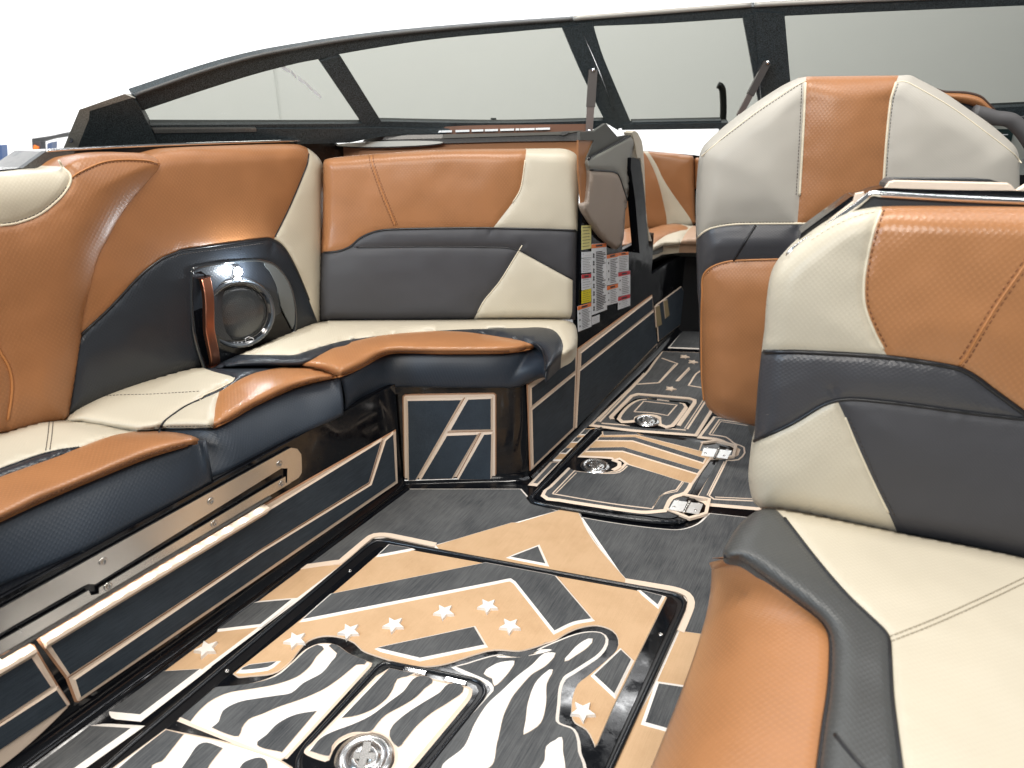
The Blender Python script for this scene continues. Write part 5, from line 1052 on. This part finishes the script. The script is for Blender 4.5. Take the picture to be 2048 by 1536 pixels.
gh = thing('grab_handle', 'copper coloured grab handle standing left of the speaker', 'handle', SPK.at(q('Y6', (250, 1000)))[0])
pl_ = q('Y6', (255, 470), (262, 600), (262, 800), (255, 950), (262, 1120), (300, 1280), (350, 1430), (410, 1600))
mid_ = SPK.at(sm(pl_, False, 5)); k_ = np.linspace(0, 1, len(mid_)); mid_ = mid_+np.outer(.006+.030*np.sin(np.pi*np.clip(k_*.95+.05, 0, 1))**.5, SPK.n)
def bar(name, ctr, wx, wn, mat, sh):
    v = []; ex = SPK.ex
    for p in ctr: v += [p+ex*(sh-wx)+SPK.n*wn, p+ex*(sh+wx)+SPK.n*wn, p+ex*(sh+wx)-SPK.n*wn, p+ex*(sh-wx)-SPK.n*wn]
    f = [(4*i+j, 4*i+(j+1) % 4, 4*i+4+(j+1) % 4, 4*i+4+j) for i in range(len(ctr)-1) for j in range(4)]+[(0, 1, 2, 3), tuple(4*(len(ctr)-1)+j for j in (3, 2, 1, 0))]
    o = mk(name, v, f, mat, gh); m = o.modifiers.new('bev', 'BEVEL'); m.width = .003; m.segments = 3; m.limit_method = 'ANGLE'; m.angle_limit = .8
bar('grip', mid_, .014, .008, COPPER, 0)
bar('grip_shadow_side', mid_-SPK.n*.010, .006, .007, plain('shaded_copper_metal', (.12, .05, .035), .25, .9), .015*(1 if SPK.ex[0] > 0 else -1))  # shaded side of the copper grip, put in as a darker bar
plate('socket', SPK, q('Y6', (170, 470), (200, 420), (270, 400), (330, 440), (370, 520), (390, 700), (400, 900), (420, 1150), (520, 1600), (330, 1640), (200, 1300), (140, 800)), GEL, gh, .02, .004)
cl = thing('courtesy_light', 'small round white light burning above the speaker', 'lamp', SPK.at(q('Y6', (695, 400)))[0])
p = SPK.at(q('Y6', (695, 400)))[0]; v, f = lathe(p+SPK.n*.014, SPK.n, [(.013, 0), (.0125, .005), (.008, .009), (.001, .011)], 20); mk('bulb', v, f, LED, cl, True)
v, f = lathe(p+SPK.n*.004, SPK.n, [(.012, 0), (.0125, .008), (.0105, .011), (.009, .009), (.0088, .004)], 20); mk('bezel', v, f[:-1], CHROME, cl, True)
l = bpy.data.lights.new('courtesy_lamp', 'POINT'); l.energy = 1.5; l.color = (.85, .94, 1); l.shadow_soft_size = .006; o = bpy.data.objects.new('courtesy_lamp', l); scene.collection.objects.link(o); o.location = V3(p+SPK.n*.035)
# ------------------------------------------------------------------ bow seats beyond the walkway
bow = Plane((0, 3.75, 0), (-.1, -1, .1)); bw = thing('bow_cushion', 'far bow backrest in brown tan vinyl with a slanting cream stripe', 'backrest', bow.at([(1350, 460)])[0])
O = sharp(q('A2', (600, 660), (812, 655), (900, 660), (1200, 680), (1440, 715), (1455, 740), (1475, 1536), 'Z3', (635, 960), (600, 985), (300, 1010)))
h1_ = q('A2', (790, 640), (840, 690), (900, 800), (960, 930), (1010, 1080), (1060, 1280), (1110, 1536), 'Z3', (500, 1010)); h2_ = q('A2', (850, 640), (900, 700), (980, 830), (1060, 1000), (1180, 1190), (1330, 1400), (1420, 1536), 'Z3', (630, 1010))
BW = Cushion(bw, bow, O, [h1_, h2_], [('tan_panel', TAN, S('A2', (900, 1200))), ('cream_panel', CREAM, S('A2', (1100, 1200))), ('tan_panel', TAN, S('A2', (1250, 1000)))], r=.04, bulge=.03, puff=.02, depth=.1, grid=8)
bw2 = thing('bow_cushion', 'narrow tan bow backrest showing beside the driver seat', 'backrest', bow.at([(1400, 380)])[0])
Cushion(bw2, bow, sharp(q('A2', (1475, 760), (1500, 738), (1700, 738), (1700, 1140), (1480, 1140))), [], [('tan_panel', TAN, S('A2', (1550, 900)))], r=.02, bulge=.02, puff=.0, depth=.1, grid=8)
bhull = thing('bow_coaming', 'black moulding of the bow between and behind the bow backrests', 'boat hull', bow.at([(1400, 480)])[0])
plate('moulding', bow.off(-.03), sharp(q('A2', (300, 700), (800, 648), (900, 654), (1460, 704), (1580, 722), (2200, 740), (2200, 2600), (300, 2600))), GEL, bhull, .05, 0)
bt = zpl(.50); bs = thing('bow_seat_cushion', 'bow seat cushion with tan and cream top and grey front seen down the walkway', 'seat cushion', bt.at([(1340, 480)])[0])
O = sharp(q('Y5', (600, 300), (700, 270), (870, 295), (1000, 255), (1120, 238), (1200, 245), (1270, 262), (1500, 262), (1500, 450), (1170, 450), (1000, 470), (880, 530), (700, 470), (560, 480)))
j1 = q('Y5', (1140, 225), (1200, 255), (1265, 290), (1200, 310), (1060, 350), (960, 410), (875, 490), (840, 560)); j2 = q('Y5', (1360, 235), (1280, 290), (1230, 350), (1165, 470)); j3 = q('Y5', (1265, 290), (1290, 280), (1500, 240))
BS = Cushion(bs, bt, O, [j1, j2], [('tan_panel', TAN, S('Y5', (1000, 320))), ('cream_panel', CREAM, S('Y5', (1000, 430))), ('tan_panel', leather('pale_tan_vinyl', (.5, .33, .22), .45), S('Y5', (1330, 380)))], r=.04, bulge=.025, puff=.006, depth=.04, grid=8)
T = bt.at(q('Y5', (560, 482), (700, 472), (860, 540), (900, 520), (1000, 470), (1170, 450), (1600, 450))); Bb = zpl(.40).at(q('Y5', (560, 560), (700, 560), (850, 600), (900, 600), (1000, 570), (1170, 550), (1600, 550)))
loft('front_band', T, Bb, .03, leather('grey_front_vinyl', (.11, .115, .11), .42, .8), bs, n=40)
v0 = zpl(.40).at(q('Y5', (300, 560), (850, 590), (1600, 540))); prism('seat_base', [v0[0]*[1, 1, 0], v0[1]*[1, 1, 0], v0[2]*[1, 1, 0], v0[2]*[1, 1, 0]+np.array([0, .8, 0]), v0[0]*[1, 1, 0]+np.array([0, .8, 0])], 0, .41, plain('black_base_vinyl', (.012, .012, .013), .5), bs)
# ------------------------------------------------------------------ helm behind the driver seat
HP = Plane((0, 2.35, 0), (-.1, -1, .05)); hm = thing('helm_console', 'helm with tan leather brow, grey screen surround and a dark display', 'console', HP.at([(2020, 300)])[0])
T = HP.at(sm(q('A3', (380, 270), (470, 290), (640, 296), (740, 308), (850, 345), (920, 410), (1000, 490)), False, 5)); B = HP.at(sm(q('A3', (440, 350), (560, 380), (660, 400), (740, 420), (820, 450), (880, 495), (900, 510)), False, 5))
loft('leather_brow', T, B, .02, TAN, hm, n=30)
v, f = tubemesh(HP.at(sm(q('A3', (380, 262), (470, 286), (640, 292), (740, 303), (852, 340), (925, 408), (1000, 486)), False, 5), .004), .005, 6); mk('brow_piping', v, f, plain('dark_brown_trim', (.06, .03, .02), .4), hm, True)
plate('brow_underside', HP, sharp(q('A3', (560, 380), (840, 450), (900, 520), (760, 430), (860, 540), (500, 520))), INK, hm, .03, -.01)
plate('screen_surround', HP, sharp(q('A3', (900, 560), (980, 635), (1195, 635), (1314, 760), (1500, 900), (1500, 1250), (1270, 1000), (900, 900))), plain('grey_bezel', (.30, .31, .28), .45), hm, .04, 0)
plate('display', HP, sharp(q('A3', (960, 680), (1210, 678), (1170, 850), (960, 850))), plain('dark_screen', (.02, .035, .035), .12), hm, .01, .008)
plate('display_line', HP, sharp(q('A3', (1065, 735), (1145, 733), (1145, 741), (1065, 743))), PAPER, hm, .001, .011)
plate('dash_shell', HP, sharp(q('A3', (1195, 560), (1330, 700), (1600, 800), (1600, 500), (1260, 555))), INK, hm, .03, -.02)
plate('grey_block', HP, sharp(q('A3', (1262, 990), (1500, 990), (1500, 1165), (1262, 1165))), plain('grey_plastic_block', (.28, .31, .3), .4), hm, .04, .01)
plate('lower_dash', HP, sharp(q('A3', (1150, 1160), (1600, 1160), (1600, 1400), (1150, 1400))), GEL, hm, .04, 0)
swp = HP.off(.05); sw = thing('steering_wheel', 'dark grey steering wheel rim arching behind the driver seat', 'steering wheel', swp.at([(2060, 330)])[0])
v, f = tubemesh(swp.at(sm(q('A3', (780, 500), (900, 530), (1000, 560), (1100, 570), (1180, 590), (1250, 650), (1330, 740), (1420, 900), (1450, 1100)), False, 4)), .021, 14); mk('rim', v, f, leather('grey_wheel_vinyl', (.10, .095, .095), .6, .5), sw, True)
h0_ = HP.at(q('A3', (1150, 1400)))[0]; prism('console_body', [h0_*[1, 1, 0]+np.array([0, .05, 0]), h0_*[1, 1, 0]+np.array([1.1, -.05, 0]), h0_*[1, 1, 0]+np.array([1.1, .7, 0]), h0_*[1, 1, 0]+np.array([-.05, .75, 0])], 0, h0_[2]+.1, GELW, hm)
# ------------------------------------------------------------------ starboard coaming behind the lounge backrest
c_t = STAR.at([(1900, 414)])[0]; LZ = zpl(c_t[2]-.012)
sg = thing('coaming', 'glossy black starboard coaming with a cream stripe of foam behind the lounge backrest', 'coaming', LZ.at([(1850, 400)])[0])
STB = STAR.off(-.02)
plate('face_trim', STB, sharp(q('A5', (330, 790), (440, 700), (620, 560), (760, 480), (880, 380), (960, 315), (1010, 320), (2048, 372), (2700, 400), (2700, 640), (960, 640), (500, 800))), plain('satin_black_trim', (.03, .033, .037), .4), sg, .05, 0)
v, f = tubemesh(STB.at(sm(q('A5', (350, 782), (356, 750), (400, 708), (620, 560), (850, 395), (940, 318), (970, 312), (1010, 320), (1500, 348), (2048, 372), (2700, 400)), False, 8), .004), .0055, 8); mk('bright_moulding', v, f, CHROME, sg, True)
STC = STAR.off(-.06)
plate('upper_moulding', STC, sharp(q('A5', (415, 690), (440, 600), (520, 540), (800, 335), (890, 320), (1000, 280), (1080, 265), (2048, 300), (2700, 320), (2700, 420), (1000, 360), (600, 600))), GEL, sg, .12, .0)
pad('foam_strip', STC, sharp(q('A5', (410, 690), (440, 655), (640, 510), (820, 372), (835, 318), (885, 308), (895, 335), (780, 430), (560, 590), (440, 682))), EVAC, EVAC, .002, 0, .006, sg)
pad('foam_strip', STC.off(-.01), q('A5', (1050, 270), (1075, 235), (1110, 225, 1), (1920, 245), (1975, 290, 1), (1500, 285)), EVAC, EVAC, .002, 0, .012, sg)
plate('ledge', STC.off(-.03), q('A5', (1070, 240), (1110, 210), (1180, 205, 1), (1800, 210, 1), (1960, 275), (1500, 290), (1060, 280)), plain('satin_ledge_foam', (.03, .032, .034), .4), sg, .12, 0)
pad('foam_strip', STC.off(-.01), sharp(q('A5', (1990, 290), (2048, 255), (2700, 262), (2700, 310), (2048, 292))), EVAC, EVAC, .002, 0, .012, sg)
plate('dark_foam', STC.off(-.03), sharp(q('A5', (400, 700), (470, 590), (640, 450), (820, 325), (830, 380), (620, 530), (440, 660))), EVAD, sg, .10, .01)
# ------------------------------------------------------------------ blurred things far left in the showroom
bgp = Plane((0, 8.2, 0), (0, -1, 0)); rk = thing('display_stand', 'out of focus stand with navy uprights and a dark bar far off at the left', 'stand', bgp.at([(60, 345)])[0]*np.array([1, 1, 0])+np.array([0, 0, -.7]))
plate('upright', bgp, sharp(q('Z1', (-40, 850), (8, 850), (18, 1000), (18, 1400), (-40, 1400))), plain('navy_paint', (.05, .09, .2), .5), rk, .1, 0)
plate('crossbar', bgp, sharp(q('Z1', (185, 810), (290, 795), (400, 772), (400, 800), (300, 815), (230, 835), (190, 845))), plain('dark_bar_paint', (.06, .06, .06), .5), rk, .1, 0)
plate('bracket', bgp, sharp(q('Z1', (185, 820), (235, 830), (240, 900), (215, 900), (190, 880))), plain('dark_bracket_paint', (.05, .05, .055), .5), rk, .1, .02)
plate('orange_clip', bgp, sharp(q('Z1', (195, 850), (222, 862), (215, 890), (195, 880))), ORANGE, rk, .03, .05)
plate('upright', bgp, sharp(q('Z1', (275, 840), (305, 830), (302, 900), (280, 1100))), plain('navy_upright_paint', (.07, .1, .18), .5), rk, .1, 0)
